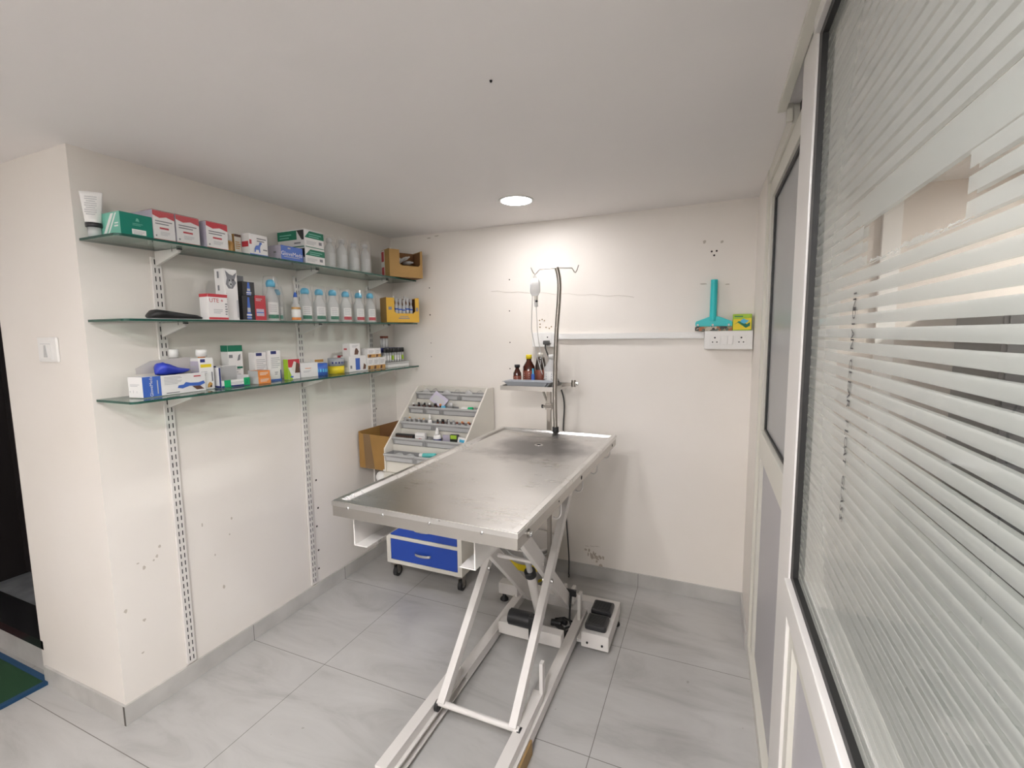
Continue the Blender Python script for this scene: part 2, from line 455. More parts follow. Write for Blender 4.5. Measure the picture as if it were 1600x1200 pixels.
# stains and holes in the plaster
b = MB()
for px, pz, s in ((.861, 1.777, .004), (.859, 1.591, .004), (.86, 1.401, .004), (.858, 1.241, .004), (.295, 1.756, .004), (.294, 1.583, .005), (.295, 1.40, .003), (.295, 1.31, .003), (1.977, 1.855, .005), (2.0, 1.856, .005), (1.989, 1.835, .005)):
    b.lathe([(0, 0), (s, 0)], 'scuffdark', n=10, xf=Matrix.Translation((px, D - .0006, pz)) @ Matrix.Rotation(PI/2, 4, 'X'))
random.seed(3)
BL = [0]
def blot(b, cx, cz, w, h, mat, n=9):
    pts = []; BL[0] += 1; y = D - .0006 - .00006*BL[0]
    for k in range(n):
        a = -2*PI*k/n; q = random.uniform(.55, 1)
        pts.append((cx + math.cos(a)*w*q, y, cz + math.sin(a)*h*q))
    b.poly(pts[::-1], mat)
for k in range(26):
    t = random.random()
    blot(b, 1.345 + .10*t + random.uniform(-.012, .012), .155 - .055*t + random.uniform(-.025, .03), random.uniform(.003, .012), random.uniform(.006, .018), 'dampstain')
for px, pz in ((1.942, 1.905), (2.023, 1.898)): blot(b, px, pz, .010, .010, 'scuff')
for px, pz, w in ((1.944, 1.695, .022), (2.055, 1.688, .012), (.30, 2.07, .02), (.36, 2.078, .02)): blot(b, px, pz, w, .004, 'scuff')
for k in range(3): blot(b, 1.345 + .03*k, .19 + .004*k, .02, .002, 'scuff')
cr = [(.74 + .045*k, D - .001, 1.713 - .0035*k + .004*math.sin(k*1.9)) for k in range(20)]
b.tube(cr, .0009, 'scuff', 4)
struct(b.build('trim_7'))
b = MB()
for k in range(14):
    y, z = random.uniform(.02, .5), random.uniform(.2, .7)
    w, h = random.uniform(.003, .010), random.uniform(.003, .012)
    pts = [(.0007, y + math.cos(2*PI*j/8)*w*random.uniform(.5, 1), z + math.sin(2*PI*j/8)*h*random.uniform(.5, 1)) for j in range(8)]
    b.poly(pts, 'scuff')
for y, z in ((.965, .66), (.968, .50), (.952, .40), (.955, .26), (.95, .155), (1.49, .98)):
    b.lathe([(0, 0), (.006, 0)], 'scuffdark', n=10, xf=Matrix.Translation((.0008, y, z)) @ Matrix.Rotation(PI/2, 4, 'Y'))
struct(b.build('trim_8'))

# skirting
b = MB().box((0, -.009, 0), (.009, D, .0774), 'skirt', .001)
for y in (.5275, 1.1364): b.box((.0088, y - .001, 0), (.0094, y + .001, .077), 'grout')
struct(b.build('baseboard_left'))
b = MB().box((.009, D - .009, 0), (R, D, .0774), 'skirt', .001)
b.box((1.644, D - .0094, 0), (1.646, D - .0088, .077), 'grout')
struct(b.build('baseboard_back'))
b = MB().box((-.568, -.009, 0), (-.0002, 0, .0774), 'skirt', .001)
b.box((-.001, -.0096, 0), (.0096, -.0088, .077), 'grout')
struct(b.build('baseboard_front'))
struct(MB().box((R - .008, 1.33, 0), (R, D - .010, .0774), 'skirt', .001).build('baseboard_right'))

# ---- dark side room beyond the left doorway
struct(MB().box((-1.5, .03, 0), (-.575, .04, .15), 'skirt').box((-1.5, .02, .115), (-.575, .15, .155), 'granite').box((-1.5, .15, .10), (-.575, 2.2, .153), 'marbledk').build('trim_1'))
struct(MB().box((-.63, .12, .155), (-.575, .14, 2.0), 'wall').box((-.645, .02, .0), (-.5705, .118, 2.0), 'wall').build('trim_2'))
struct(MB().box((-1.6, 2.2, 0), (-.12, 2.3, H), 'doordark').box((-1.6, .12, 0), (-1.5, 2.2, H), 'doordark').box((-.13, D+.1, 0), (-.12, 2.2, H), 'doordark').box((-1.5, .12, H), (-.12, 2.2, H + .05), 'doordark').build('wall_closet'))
dr = bpy.data.objects.new('door_2', None); COL.objects.link(dr); dr['kind'] = 'structure'
MB().box((-1.499, .30, .165), (-.66, .335, 1.98), 'doordark', .003).build('door_leaf', dr)
MB().box((-1.25, .292, .20), (-1.235, .2998, 1.9), 'tan').build('edge_strip', dr)

# ---- aluminium partition on the right: a door and a big striped window
dd = bpy.data.objects.new('door_1', None); COL.objects.link(dd); dd['kind'] = 'structure'
b = MB()
b.box((R, 1.287, 0), (2.24, 1.324, H - .001), 'alu', .002)
b.box((2.190, 1.225, .05), (2.235, 1.2868, 2.04), 'alu', .002)
b.box((2.184, .431, .05), (2.235, .50, 2.04), 'alu', .002)
b.box((2.190, .5002, 1.972), (2.235, 1.2248, 2.04), 'alu', .002)
b.box((2.182, .70, 2.0402), (2.235, 1.2868, H - .001), 'alu', .002)
b.box((R, .431, 0), (2.235, 1.2868, .0498), 'alu', .002)
b.build('door_frame', dd)
b = MB().box((2.184, .5002, .995), (2.235, 1.2248, 1.047), 'alu', .002).box((2.187, .5002, .935), (2.235, 1.2248, .9945), 'alu', .002)
b.build('middle_rail', dd)
MB().box((2.206, .5002, 1.048), (2.212, 1.2248, 1.971), 'frost').build('glass_pane', dd)
MB().box((2.199, .5002, 1.048), (2.2055, .506, 1.971), 'gasket').box((2.199, 1.196, 1.048), (2.2055, 1.2246, 1.971), 'gasket').box((2.199, .506, 1.048), (2.2055, 1.196, 1.056), 'gasket').box((2.199, .506, 1.958), (2.2055, 1.196, 1.971), 'gasket').build('gasket', dd)
MB().box((2.203, .5002, .0502), (2.212, 1.2248, .9348), 'laminate').build('lower_panel', dd)
b = MB().box((2.144, .20, 2.077), (2.166, .705, H - .0005), 'alu', .002)
b.box((2.166, .69, 2.045), (2.1815, .705, H - .0005), 'alu', .001)
b.box((2.2, .431, 2.0402), (2.21, .6998, H - .001), 'dark')
b.build('vent_flap', dd)

ww = bpy.data.objects.new('window_1', None); COL.objects.link(ww); ww['kind'] = 'structure'
b = MB()
b.box((2.167, .272, 0), (2.235, .430, H - .001), 'aluw', .002)
b.box((2.160, -2.2, 2.05), (2.235, .2718, H - .001), 'aluw', .002)
b.box((2.174, -2.2, 0), (2.235, .2718, .07), 'alu', .002)
b.box((2.174, .225, .0702), (2.235, .2718, .82), 'alu', .002)
b.box((2.174, -2.2, .745), (2.235, .2248, .82), 'alu', .002)
b.build('window_frame', ww)
MB().box((2.158, -2.2, .8205), (2.235, .2716, .885), 'aluw', .003).build('window_sill', ww)
MB().box((2.171, .242, .8855), (2.1815, .2716, 2.049), 'gasket').box((2.171, -2.2, .8855), (2.1815, .242, .900), 'gasket').box((2.171, -2.2, 2.034), (2.1815, .242, 2.0495), 'gasket').build('gasket', ww)
MB().box((2.182, -2.2, .886), (2.188, .2714, 2.0495), 'glassstripe').build('glass_pane', ww)
b = MB()
txt = 'INDIAN CLEAR FLOAT GLASS'
for k, ch in enumerate(txt):
    if ch != ' ': b.text(ch, .024, 'dark', (2.1815, -.066, 1.503 - .0150*k), (0, 0, -1), (0, -1, 0))
b.build('etched_lettering', ww)
MB().box((2.186, -2.2, .0702), (2.195, .2248, .7448), 'laminate').build('lower_panel', ww)
struct(MB().box((2.16, YB, 0), (2.28, -2.2, H), 'wall').build('wall_near'))

# ---- corridor seen through the glass
CX = 5.0
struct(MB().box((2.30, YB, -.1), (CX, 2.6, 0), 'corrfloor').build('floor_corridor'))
struct(MB().box((2.30, YB, 2.27), (CX, 2.6, 2.37), 'ceil').build('ceiling_corridor'))
struct(MB().box((2.24, 2.5, 0), (CX, 2.6, 2.27), 'corr').box((CX, YB, 0), (CX + .1, 2.6, 2.27), 'corr').box((2.30, YB - .1, 0), (CX, YB, 2.27), 'corr').box((2.24, -2.2, H + .1), (2.30, 2.5, 2.27), 'corr').box((2.24, 1.325, 0), (2.30, 2.5, H+.1), 'corr').build('wall_corridor'))
struct(MB().box((2.88, 2.47, 0), (2.97, 2.499, 2.2), 'aluw').build('trim_3'))
tag(MB().box((3.24, 2.0, 0), (4.9, 2.46, 1.60), 'doordark', .004).box((3.26, 1.99, .05), (4.06, 1.9998, 1.57), 'blackgloss').box((4.07, 1.99, .05), (4.88, 1.9998, 1.57), 'blackgloss').build('dark_cabinet'),
    'tall dark cabinet standing in the corridor behind the striped glass', 'cabinet')

# ================================================================== LIGHTS
def downlight(x, y, z, mat, label, group):
    t = thing('ceiling_light', label, 'ceiling light', (x, y, z), 0, group)
    MB().lathe([(.073, 0), (.084, 0), (.086, -.002), (.084, -.0045), (.075, -.0045), (.073, -.003)], 'white', n=40).build('rim', t)
    MB().lathe([(0, -.0035), (.073, -.0035), (.073, -.001), (0, -.001)], mat, n=40).build('diffuser', t)
    return t
downlight(1.098, 1.250, H, 'lamp', 'round white LED downlight lit in the ceiling over the table', 'ceiling downlights')
for x, y in ((1.62, -1.0), (1.25, -1.35), (1.9, -2.3)):
    downlight(x, y, H, 'lamp2', 'round white LED downlight behind the viewpoint', 'downlights of the front room')
def batten(loc, rz, label):  # added unseen battens, put in to lift ambient light on ceiling and walls
    t = thing('fill_tube_light', label, 'tube light', loc, rz, 'added fill lights of the front room')
    MB().box((-.62, -.022, -.03), (.62, -.0005, .03), 'white', .004).box((-.62, -.06, -.018), (-.58, -.022, .018), 'white', .003).box((.58, -.06, -.018), (.62, -.022, .018), 'white', .003).build('batten', t)
    MB().cyl((-.579, -.043, 0), (.579, -.043, 0), .013, 'filltube', 16).build('tube', t)
batten((-.2, YB, 1.80), PI, 'added unseen fill-light batten mounted high on a wall of the front room')
batten((1.3, YB, 1.80), PI, 'added unseen fill-light batten mounted high on a wall of the front room')
downlight(4.3, 1.3, 2.27, 'corrfill', 'added unseen round fill light in the corridor ceiling', 'added corridor fill lights')  # added lamps kept out of view, put in to brighten the corridor
downlight(4.3, -.8, 2.27, 'corrfill', 'added unseen round fill light in the corridor ceiling', 'added corridor fill lights')

# ================================================================== CARTONS
FR = {'F': lambda dx, dy, dz: ((0, 0, 0), (0, 1, 0), (0, 0, 1), dy, dz),
      'S': lambda dx, dy, dz: ((-dx, 0, 0), (1, 0, 0), (0, 0, 1), dx, dz),
      'T': lambda dx, dy, dz: ((0, 0, dz), (0, 1, 0), (-1, 0, 0), dy, dx)}
def decorate(b, size, decals):
    dx, dy, dz = size
    for k, dc in enumerate(decals):
        o, r, u, w, h = FR[dc[0]](dx, dy, dz); o, r, u = Vector(o), Vector(r), Vector(u); nn = r.cross(u)
        lift = .0004 + .00012*k
        if dc[1] == 'text':
            _, _, s, cu, cv, sz, mt = dc
            b.text(s, sz, mt, o + r*cu*w + u*cv*h, r, u, lift=lift)
        elif dc[1] == 'vtext':
            _, _, s, cu, cv, sz, mt = dc
            b.text(s, sz, mt, o + r*cu*w + u*cv*h, u, -r, lift=lift)
        elif dc[1] == 'lines':
            _, _, u0, v0, u1, v1, n, mt = dc
            for i in range(n):
                va = v0 + (v1 - v0) * i / n; vb = va + (v1 - v0) / n * .45; ue = u1 - (u1-u0) * (.25 if i % 3 == 0 else .05*(i % 2))
                q = [o + r*a*w + u*c*h + nn*lift for a, c in ((u0, va), (ue, va), (ue, vb), (u0, vb))]
                b.poly(q, mt)
        elif dc[1] == 'poly':
            _, _, pts, mt = dc
            b.poly([o + r*a*w + u*c*h + nn*lift for a, c in pts], mt)
        else:
            _, u0, v0, u1, v1, mt = dc
            b.poly([o + r*a*w + u*c*h + nn*lift for a, c in ((u0, v0), (u1, v0), (u1, v1), (u0, v1))], mt)
def carton(name, size, mat, decals, loc, label, cat='box', rz=0, group=None, bev=.0012):
    dx, dy, dz = size
    b = MB().box((-dx, 0, 0), (0, dy, dz), mat, bev)
    decorate(b, size, decals)
    return tag(place(b.build(name), loc, rz), label, cat, group)

S1 = lambda y: 1.7885 + .009*y
S2 = lambda y: 1.5155 + .009*y
S3 = lambda y: 1.2385 + .009*y
EPS = .0006
# ================================================================== SHELVES
def shelf(name, zf, label):
    b = MB(); d, y1, th, r = .225, 1.66, .008, .02
    out = [(.0132, .004), (d - r, .004)]
    for k in range(1, 7):
        a = -PI/2 + PI/2*k/6; out.append((d - r + r*math.cos(a), .004 + r + r*math.sin(a)))
    out += [(d, y1), (.0132, y1)]
    top = [(x, y, zf(y)) for x, y in out]; bot = [(x, y, zf(y) - th) for x, y in out]
    b.poly(top, 'shelfglass'); b.poly(bot[::-1], 'shelfglass')
    n = len(out)
    for k in range(n):
        j = (k+1) % n; b.poly([bot[k], bot[j], top[j], top[k]], 'shelfedge')
    return tag(b.build(name), label, 'shelf', 'glass wall shelves')
shelf('glass_shelf', S1, 'topmost long glass shelf with green edge, holding glove boxes and clear bottles')
shelf('glass_shelf', S2, 'middle glass shelf with green edge, holding blue-capped bottles')
shelf('glass_shelf', S3, 'lowest glass shelf with green edge, holding white medicine boxes')

def upright(y, w, label, z0=.088):
    t = thing('shelf_upright', label, 'shelf upright', (0, y, z0), 0, 'slotted shelf uprights')
    hgt = 1.76 - z0
    b = MB().box((.0005, -w/2, 0), (.012, w/2, hgt), 'whitepaint', .0015)
    n = int(hgt / .032)
    for k in range(n):
        z = .012 + k*.032
        for s in (-1, 1):
            b.box((.0121, s*w*.2 - .0018, z), (.0126, s*w*.2 + .0018, z + .019), 'dark')
    b.build('slotted_rail', t)
    for zf in (S1, S2, S3):
        zb = zf(y) - .008 - z0 - .0008
        p = MB()
        p.prism([(.0128, -.005, zb), (.155, -.005, zb), (.155, -.005, zb - .014), (.0128, -.005, zb - .056)], (0, .010, 0), 'whitepaint', .001)
        p.box((.118, -.0056, zb - .010), (.1205, .0056, zb - .0004), 'dark')
        p.box((.150, -.007, zb - .006), (.160, .007, zb - .0002), 'blackgloss')
        p.build('bracket', t)
    return t
upright(.240, .036, 'slotted white shelf upright nearest the doorway end of the shelves')
upright(.905, .036, 'slotted white shelf upright halfway along the glass shelves')
upright(1.457, .036, 'slotted white shelf upright nearest the cardboard boxes and room corner')

# ------------------------------------------------------------------ top shelf
t = thing('lotion_tube', 'white squeeze tube standing on its black cap behind the mint green box', 'tube', (.075, .020, S1(.02) + EPS))
b = MB(); pr = []
rings = []
tm = bmesh.new()
for k in range(9):
    q = k/8; z = .045 + q*.102; rings.append([tm.verts.new(((.023*(1-q) + .0015*q) * math.cos(2*PI*i/20), (.022*(1-q) + .031*q) * math.sin(2*PI*i/20), z)) for i in range(20)])
for a, c in zip(rings, rings[1:]):
    for i in range(20): tm.faces.new([a[i], a[(i+1) % 20], c[(i+1) % 20], c[i]])
tm.faces.new(rings[0][::-1]); tm.faces.new(rings[-1])
b.add(tm, 'white', True, Matrix.Rotation(-.7, 4, 'Z'))
rt, up = Vector((math.sin(.7), math.cos(.7), 0)), Vector((-.2*math.cos(.7), .2*math.sin(.7), 1))
for i in range(9):
    w = .016 if i % 3 else .012; o = Vector((math.cos(.7)*.024, -math.sin(.7)*.024, .068)) + up*(.0075*i) - Vector((math.cos(.7), -math.sin(.7), 0))*.0006*i
    b.poly([o - rt*w, o + rt*w, o + rt*w + up*.003, o - rt*w + up*.003], 'printlt')
b.build('tube_body', t)
MB().lathe([(0, 0), (.018, 0), (.0185, .03), (0, .03)], 'milky').build('cap', t)
MB().lathe([(0, .031), (.0225, .031), (.0232, .0445), (0, .0445)], 'blackgloss').build('black_band', t)

carton('glove_box', (.165, .097, .077), 'green', [
    ('S', .0, .0, 1, 1, 'mint'), ('S', 'poly', [(.42, .15), (.52, .15), (.80, .95), (.70, .95)], 'white'), ('S', 'poly', [(.56, .10), (.61, .10), (.90, .95), (.85, .95)], 'white'), ('S', .80, .38, .93, .44, 'white'), ('S', .82, .50, .94, .55, 'white'),
    ('F', .33, .12, .77, .34, 'white'), ('F', 'lines', .36, .15, .74, .32, 3, 'printlt'), ('F', 'lines', .36, .50, .70, .62, 2, 'mint'), ('F', 'poly', [(.46, .68), (.58, .68), (.55, .80), (.50, .82)], 'mint')],
    (.190, .037, S1(.08) + EPS), 'emerald and mint green glove box at the near end of the top shelf')
def redwhite(y, w, label, wrap, xf=.19):
    t = thing('dressing_pack', label, 'pack', (xf, y, S1(y) + .001), 0, 'red and white dressing packs')
    b = MB().box((-.14, 0, 0), (0, w, .104), 'whitecard', .001)
    decorate(b, (.14, w, .104), [('F', 'poly', [(0, .84), (.3, .76), (.62, .82), (1, .74), (1, .99), (0, .99)], 'red'), ('F', 0, 0, 1, .07, 'red'), ('F', 'lines', .10, .55, .92, .72, 2, 'print'), ('F', .28, .40, .70, .46, 'red'), ('F', 'lines', .3, .20, .75, .34, 3, 'printlt'), ('F', .08, .14, .14, .20, 'print'), ('S', 0, 0, 1, 1, 'lilac'), ('T', 0, 0, 1, .5, 'red')])
    b.build('carton', t)
    if wrap:
        p = MB().box((-.1415, -.0015, .0003), (.0015, w + .0015, .1065), 'wrap', .003); p.build('cling_wrap', t)
redwhite(.1365, .072, 'red and white pack in cling wrap touching the emerald green box', True)
redwhite(.2135, .083, 'red and white pack in cling wrap, farther one of the wrapped pair', True)
redwhite(.324, .086, 'unwrapped red and white pack beside the gold box on the top shelf', False)
t = thing('pump_bottle', 'small white-capped gold bottle beside the unwrapped red and white pack', 'bottle', (.14, .447, S1(.45) + EPS))
MB().lathe([(0, 0), (.017, 0), (.018, .004), (.018, .045), (.014, .052), (0, .052)], 'gold').build('bottle', t)
MB().lathe([(0, .0525), (.015, .0525), (.015, .078), (.013, .081), (0, .081)], 'white').build('cap', t)
carton('medicine_box', (.035, .030, .085), 'cream', [('F', 0, .88, 1, 1, 'skin'), ('S', 0, 0, 1, 1, 'gold'), ('F', 'lines', .1, .3, .9, .7, 4, 'gold')], (.15, .468, S1(.47) + EPS), 'small beige box with a brown top edge between packs on the top shelf')
carton('medicine_box', (.055, .088, .091), 'whitecard', [('F', 0, .0, 1, .10, 'midblue'), ('F', .0, .52, .12, .72, 'red'), ('F', 'lines', .4, .68, .95, .90, 2, 'print'),
    ('F', 'poly', [(.25, .18), (.31, .18), (.33, .30), (.48, .30), (.50, .18), (.56, .18), (.56, .42), (.62, .56), (.68, .58), (.66, .66), (.55, .66), (.50, .52), (.34, .48), (.26, .34)], 'midblue'), ('S', .2, .4, .9, .65, 'red'), ('F', .72, .30, .95, .36, 'print')],
    (.19, .505, S1(.55) + EPS), 'white box printed with a blue standing dog silhouette on the top shelf')
carton('mask_box', (.085, .122, .068), 'midblue', [('F', 'text', 'GloveMeds', .48, .48, .026, 'white'), ('F', .12, .26, .85, .30, 'printlt'), ('S', 0, 0, 1, 1, 'lilac'), ('S', .0, 0, .9, .14, 'navy'), ('S', .45, .5, .65, .62, 'print'), ('F', .3, .8, .42, .9, 'printlt')],
    (.190, .662, S1(.72) + EPS), 'blue and lilac carton with white lettering, in front of the green stack')
GW = [('F', 0, .55, 1, .93, 'dkgreen'), ('F', 'poly', [(0, .55), (.0, .93), (.25, .93)], 'whitecard'), ('F', 'lines', .22, .62, .9, .86, 2, 'mint'), ('F', .72, .25, .88, .42, 'print'), ('F', 'lines', .08, .2, .6, .42, 3, 'printlt'), ('F', .03, .04, .97, .08, 'dkgreen'),
      ('S', .0, .45, .72, .95, 'dkgreen'), ('S', 'poly', [(.72, .95), (.98, .95), (.98, .42), (.9, .42)], 'blackgloss'), ('S', 'lines', .08, .55, .55, .85, 2, 'mint'), ('S', .62, .22, .86, .30, 'print'), ('S', .02, .03, .98, .08, 'dkgreen')]
z = S1(.86) + EPS
carton('glove_box', (.105, .122, .078), 'whitecard', GW, (.190, .800, z), 'green and white glove box at the bottom of the stack of two', group='green and white boxes')
carton('glove_box', (.175, .120, .086), 'whitecard', GW, (.190, .800, z + .0785), 'green and white glove box on top of the stack of two', group='green and white boxes')

def clear_bottle(x, y, z, label, hgt=.165, r=.030):
    t = thing('saline_bottle', label, 'bottle', (x, y, z), 0, 'clear bottles on the top shelf')
    MB().lathe([(0, .001), (r*.9, .0), (r, .006), (r, hgt*.60), (r*.82, hgt*.72), (r*.42, hgt*.80), (r*.40, hgt*.86), (0, hgt*.86)], 'clearpl', n=20, sx=.8).build('bottle', t)
    MB().lathe([(0, hgt*.862), (r*.5, hgt*.862), (r*.5, hgt*.97), (r*.3, hgt), (0, hgt)], 'milky', n=16).build('cap', t)
    p = MB(); 
    for k in range(7):
        a0, a1 = -.75 + .2*k, -.55 + .2*k
        p.poly([(math.cos(a0)*(r*.8+.0008), math.sin(a0)*(r+.0008), .02), (math.cos(a1)*(r*.8+.0008), math.sin(a1)*(r+.0008), .02), (math.cos(a1)*(r*.8+.0008), math.sin(a1)*(r+.0008), hgt*.5), (math.cos(a0)*(r*.8+.0008), math.sin(a0)*(r+.0008), hgt*.5)], 'milky')
    p.build('label', t)
    # crinkled plastic sleeve
    tm = bmesh.new(); rs = []
    for k in range(8):
        q = k/7; rr = (r + .006) * (1 if q < .7 else 1 - .35*(q-.7)/.3)
        rs.append([tm.verts.new((rr*.85*math.cos(2*PI*i/22) * random.uniform(.93, 1.06), rr*math.sin(2*PI*i/22) * random.uniform(.93, 1.06), .002 + q*(hgt + .012))) for i in range(22)])
    for a, c in zip(rs, rs[1:]):
        for i in range(22): tm.faces.new([a[i], a[(i+1) % 22], c[(i+1) % 22], c[i]])
    s = MB(); s.add(tm, 'wrap', True); s.build('plastic_sleeve', t)
    return t
for x, y, hh, lb in ((.148, 1.000, .160, 'first clear bottle from the green and white boxes, in a plastic sleeve'), (.148, 1.090, .167, 'second clear bottle from the green and white boxes, in a plastic sleeve'), (.148, 1.180, .162, 'second clear bottle from the cardboard tray box, in a plastic sleeve'), (.148, 1.275, .172, 'clear bottle in a plastic sleeve touching the cardboard tray box')):
    clear_bottle(x, y, S1(y) + EPS, lb, hh)

def display_box(name, loc, rz, w, d, h, cut, mats, label, decals):
    """open carton with a scooped front: local front face x=0, y 0..w"""
    mo, mi = mats; t = thing(name, label, 'box', loc, rz); th = .003
    b = MB()
    c0, c1, cz = cut
    pr = [(0, 0, 0), (0, w, 0), (0, w, h*.98), (0, c1*w, h*.98), (0, c1*w, cz*h + .012), (0, c1*w - .012, cz*h), (0, c0*w + .012, cz*h), (0, c0*w, cz*h + .012), (0, c0*w, h*.98), (0, 0, h*.98)]
    b.prism(pr, (-th, 0, 0), mo)
    b.box((-d, 0, 0), (-th, th, h), mo).box((-d, w - th, 0), (-th, w, h), mo).box((-d, th, 0), (-d + th, w - th, h), mi).box((-d + th, th, 0), (-th, w - th, th), mi)
    b.box((-d + th, th, th), (-th - .0005, th + .0008, h*.97), mi).box((-d + th, w - th - .0008, th), (-th - .0005, w - th, h*.97), mi)
    decorate(b, (d, w, h), decals)
    b.build('carton', t); return t
def in_box(loc, rz, lx, ly, lz):
    c, s = math.cos(rz), math.sin(rz); return (loc[0] + lx*c - ly*s, loc[1] + lx*s + ly*c, loc[2] + lz)

rzc = -.52
A1 = (.212, 1.410, S1(1.5) + .002)
display_box('cardboard_display_box', A1, rzc, .215, .125, .165, (.30, .93, .42), ('kraft', 'cardin'), 'brown cardboard box with a scooped front at the end of the top shelf', [('S', .0, .02, .42, .98, 'whitecard'), ('S', .05, .05, .36, .38, 'red'), ('S', .06, .58, .36, .94, 'red')])
rzy = -.60
A2 = (.196, 1.385, S2(1.48) + .002)
display_box('yellow_display_box', A2, rzy, .205, .120, .150, (.24, .88, .36), ('yellow', 'cardin'), 'yellow open-front box of clear ampoules at the end of the middle shelf', [('S', 0, 0, 1, 1, 'kraft'), ('F', .36, .14, .70, .18, 'print'), ('F', .40, .22, .66, .25, 'print'), ('F', .9, .45, .97, .60, 'print'), ('F', .06, .50, .16, .62, 'print')])
k = 0
for r_ in range(2):
    for c_ in range(6):
        lx, ly = -.028 - .045*r_, .045 + .024*c_
        x, y, z = in_box(A2, rzy, lx, ly, .0035)
        t = thing('ampoule', 'clear ampoule with a blue mark standing in the yellow box', 'ampoule', (x, y, z), 0, 'ampoules in the yellow box')
        hh = .135 + .012*r_ + .006*((c_*5) % 3)
        MB().lathe([(0, 0), (.009, 0), (.0095, .004), (.0095, hh*.62), (.004, hh*.74), (.004, hh*.80), (.007, hh*.86), (.006, hh), (0, hh)], 'milky', n=12).build('body', t)
        MB().lathe([(.0098, hh*.50), (.0098, hh*.56)], 'midblue', n=12).build('blue_mark', t)
for i in range(4):
    x, y, z = in_box(A1, rzc, -.045 - .012*(i % 2), .075 + .028*i, .088 + .012*((i*7) % 3))
    t = MB().lathe([(0, -.05), (.010, -.05), (.011, .0), (.006, .012), (.004, .024), (0, .024)], 'clearpl', n=12, xf=Matrix.Rotation(.7 + .3*i, 4, 'Y')).build('plastic_vial')
    tag(place(t, (x, y, z + .01)), 'clear plastic vial lying in the scooped brown cardboard box', 'vial', 'vials in the brown cardboard box')

# ------------------------------------------------------------------ middle shelf
b = MB().box((.05, .06, 0), (.215, .615, .0012), 'whitecard'); o = b.build('paper_sheet')
for v in o.data.vertices: v.co.z += S2(v.co.y)
tag(place(o, (0, 0, EPS)), 'flat white paper sheet lying under the boxes on the middle shelf', 'paper')
Y2 = lambda y: S2(y) + .0022
tm = bmesh.new(); rs = []
for k in range(15):
    q = k/14; y = .130 + q*.180; hh = .019*(1 - .55*q) * min(1, 6*q + .45) * (1 if q < .95 else .7); w = .034*(1 - .25*q) * min(1, 5*q + .5)
    rs.append([tm.verts.new((.125 + w*math.cos(2*PI*i/14) + .004*math.sin(6*q), y, Y2(.2) + .002 + hh + hh*(.9 if math.sin(2*PI*i/14) > 0 else .99)*math.sin(2*PI*i/14))) for i in range(14)])
for a, c in zip(rs, rs[1:]):
    for i in range(14): tm.faces.new([a[i], a[(i+1) % 14], c[(i+1) % 14], c[i]])
tm.faces.new(rs[0][::-1]); tm.faces.new(rs[-1]); b = MB(); b.add(tm, 'black', True); o = b.build('black_pouch')
tag(o, 'black soft pouch lying flat on the white paper on the middle shelf', 'pouch')
carton('medicine_box', (.05, .080, .100), 'whitecard', [('F', 0, .88, 1, 1, 'red'), ('F', 0, 0, 1, .09, 'red'), ('F', 'text', 'UTE +', .42, .74, .022, 'red'), ('F', 'lines', .25, .25, .72, .44, 3, 'printlt'), ('S', 0, .88, 1, 1, 'red'), ('F', 'lines', .85, .2, .97, .7, 5, 'print')], (.185, .312, Y2(.33)), 'white box with red top and handwritten red letters, before the cat box')
carton('medicine_box', (.055, .058, .208), 'whitecard', [
    ('F', 'poly', [(.12, .70), (.30, .62), (.62, .62), (.92, .74), (.80, .80), (.98, .95), (.68, .88), (.42, .90), (.12, .97), (.22, .82)], 'print'), ('F', 'poly', [(.30, .70), (.52, .64), (.60, .72), (.45, .82)], 'printlt'), ('F', .38, .76, .46, .80, 'dark'), ('F', .64, .77, .72, .81, 'dark'), ('F', .45, .69, .55, .72, 'dark'),
    ('F', 'lines', .10, .08, .16, .55, 12, 'printlt'), ('F', .84, .05, .97, .40, 'printlt'), ('S', .3, .82, .5, .95, 'print'), ('S', .3, .58, .5, .68, 'print'), ('S', .35, .1, .55, .3, 'print')], (.155, .405, Y2(.43)), 'tall white box printed with a grey cat face on the middle shelf')
BK = [('F', 'poly', [(.32, .05), (.68, .05), (.58, .95), (.44, .95)], 'midblue'), ('F', .30, .20, .72, .26, 'white'), ('F', .38, .34, .62, .52, 'printlt'), ('F', .3, .1, .7, .13, 'printlt')]
carton('perfume_box', (.045, .036, .192), 'navy', [('F', 0, .78, 1, 1, 'print'), ('F', .2, .84, .8, .87, 'printlt'), ('F', .2, .3, .5, .36, 'midblue'), ('F', .3, .5, .6, .62, 'midblue')], (.105, .494, S2(.5) + .0022), 'tall black and navy box behind the stacked black boxes')
carton('perfume_box', (.046, .058, .104), 'blackgloss', BK, (.152, .482, Y2(.5)), 'black box with a blue beam at the bottom of its stack', group='black boxes with a blue beam')
carton('perfume_box', (.046, .058, .060), 'blackgloss', BK, (.150, .488, Y2(.5) + .1046), 'black box with a blue beam lying on top of the other', group='black boxes with a blue beam')
carton('medicine_box', (.046, .055, .110), 'red', [('F', 'poly', [(.1, .18), (.80, .18), (.80, .46), (.1, .46)], 'lilac'), ('F', .12, .30, .78, .34, 'midblue'), ('F', 'lines', .1, .78, .7, .90, 2, 'printlt')], (.15, .5425, Y2(.56)), 'red box with a pale label beside the stacked black boxes')

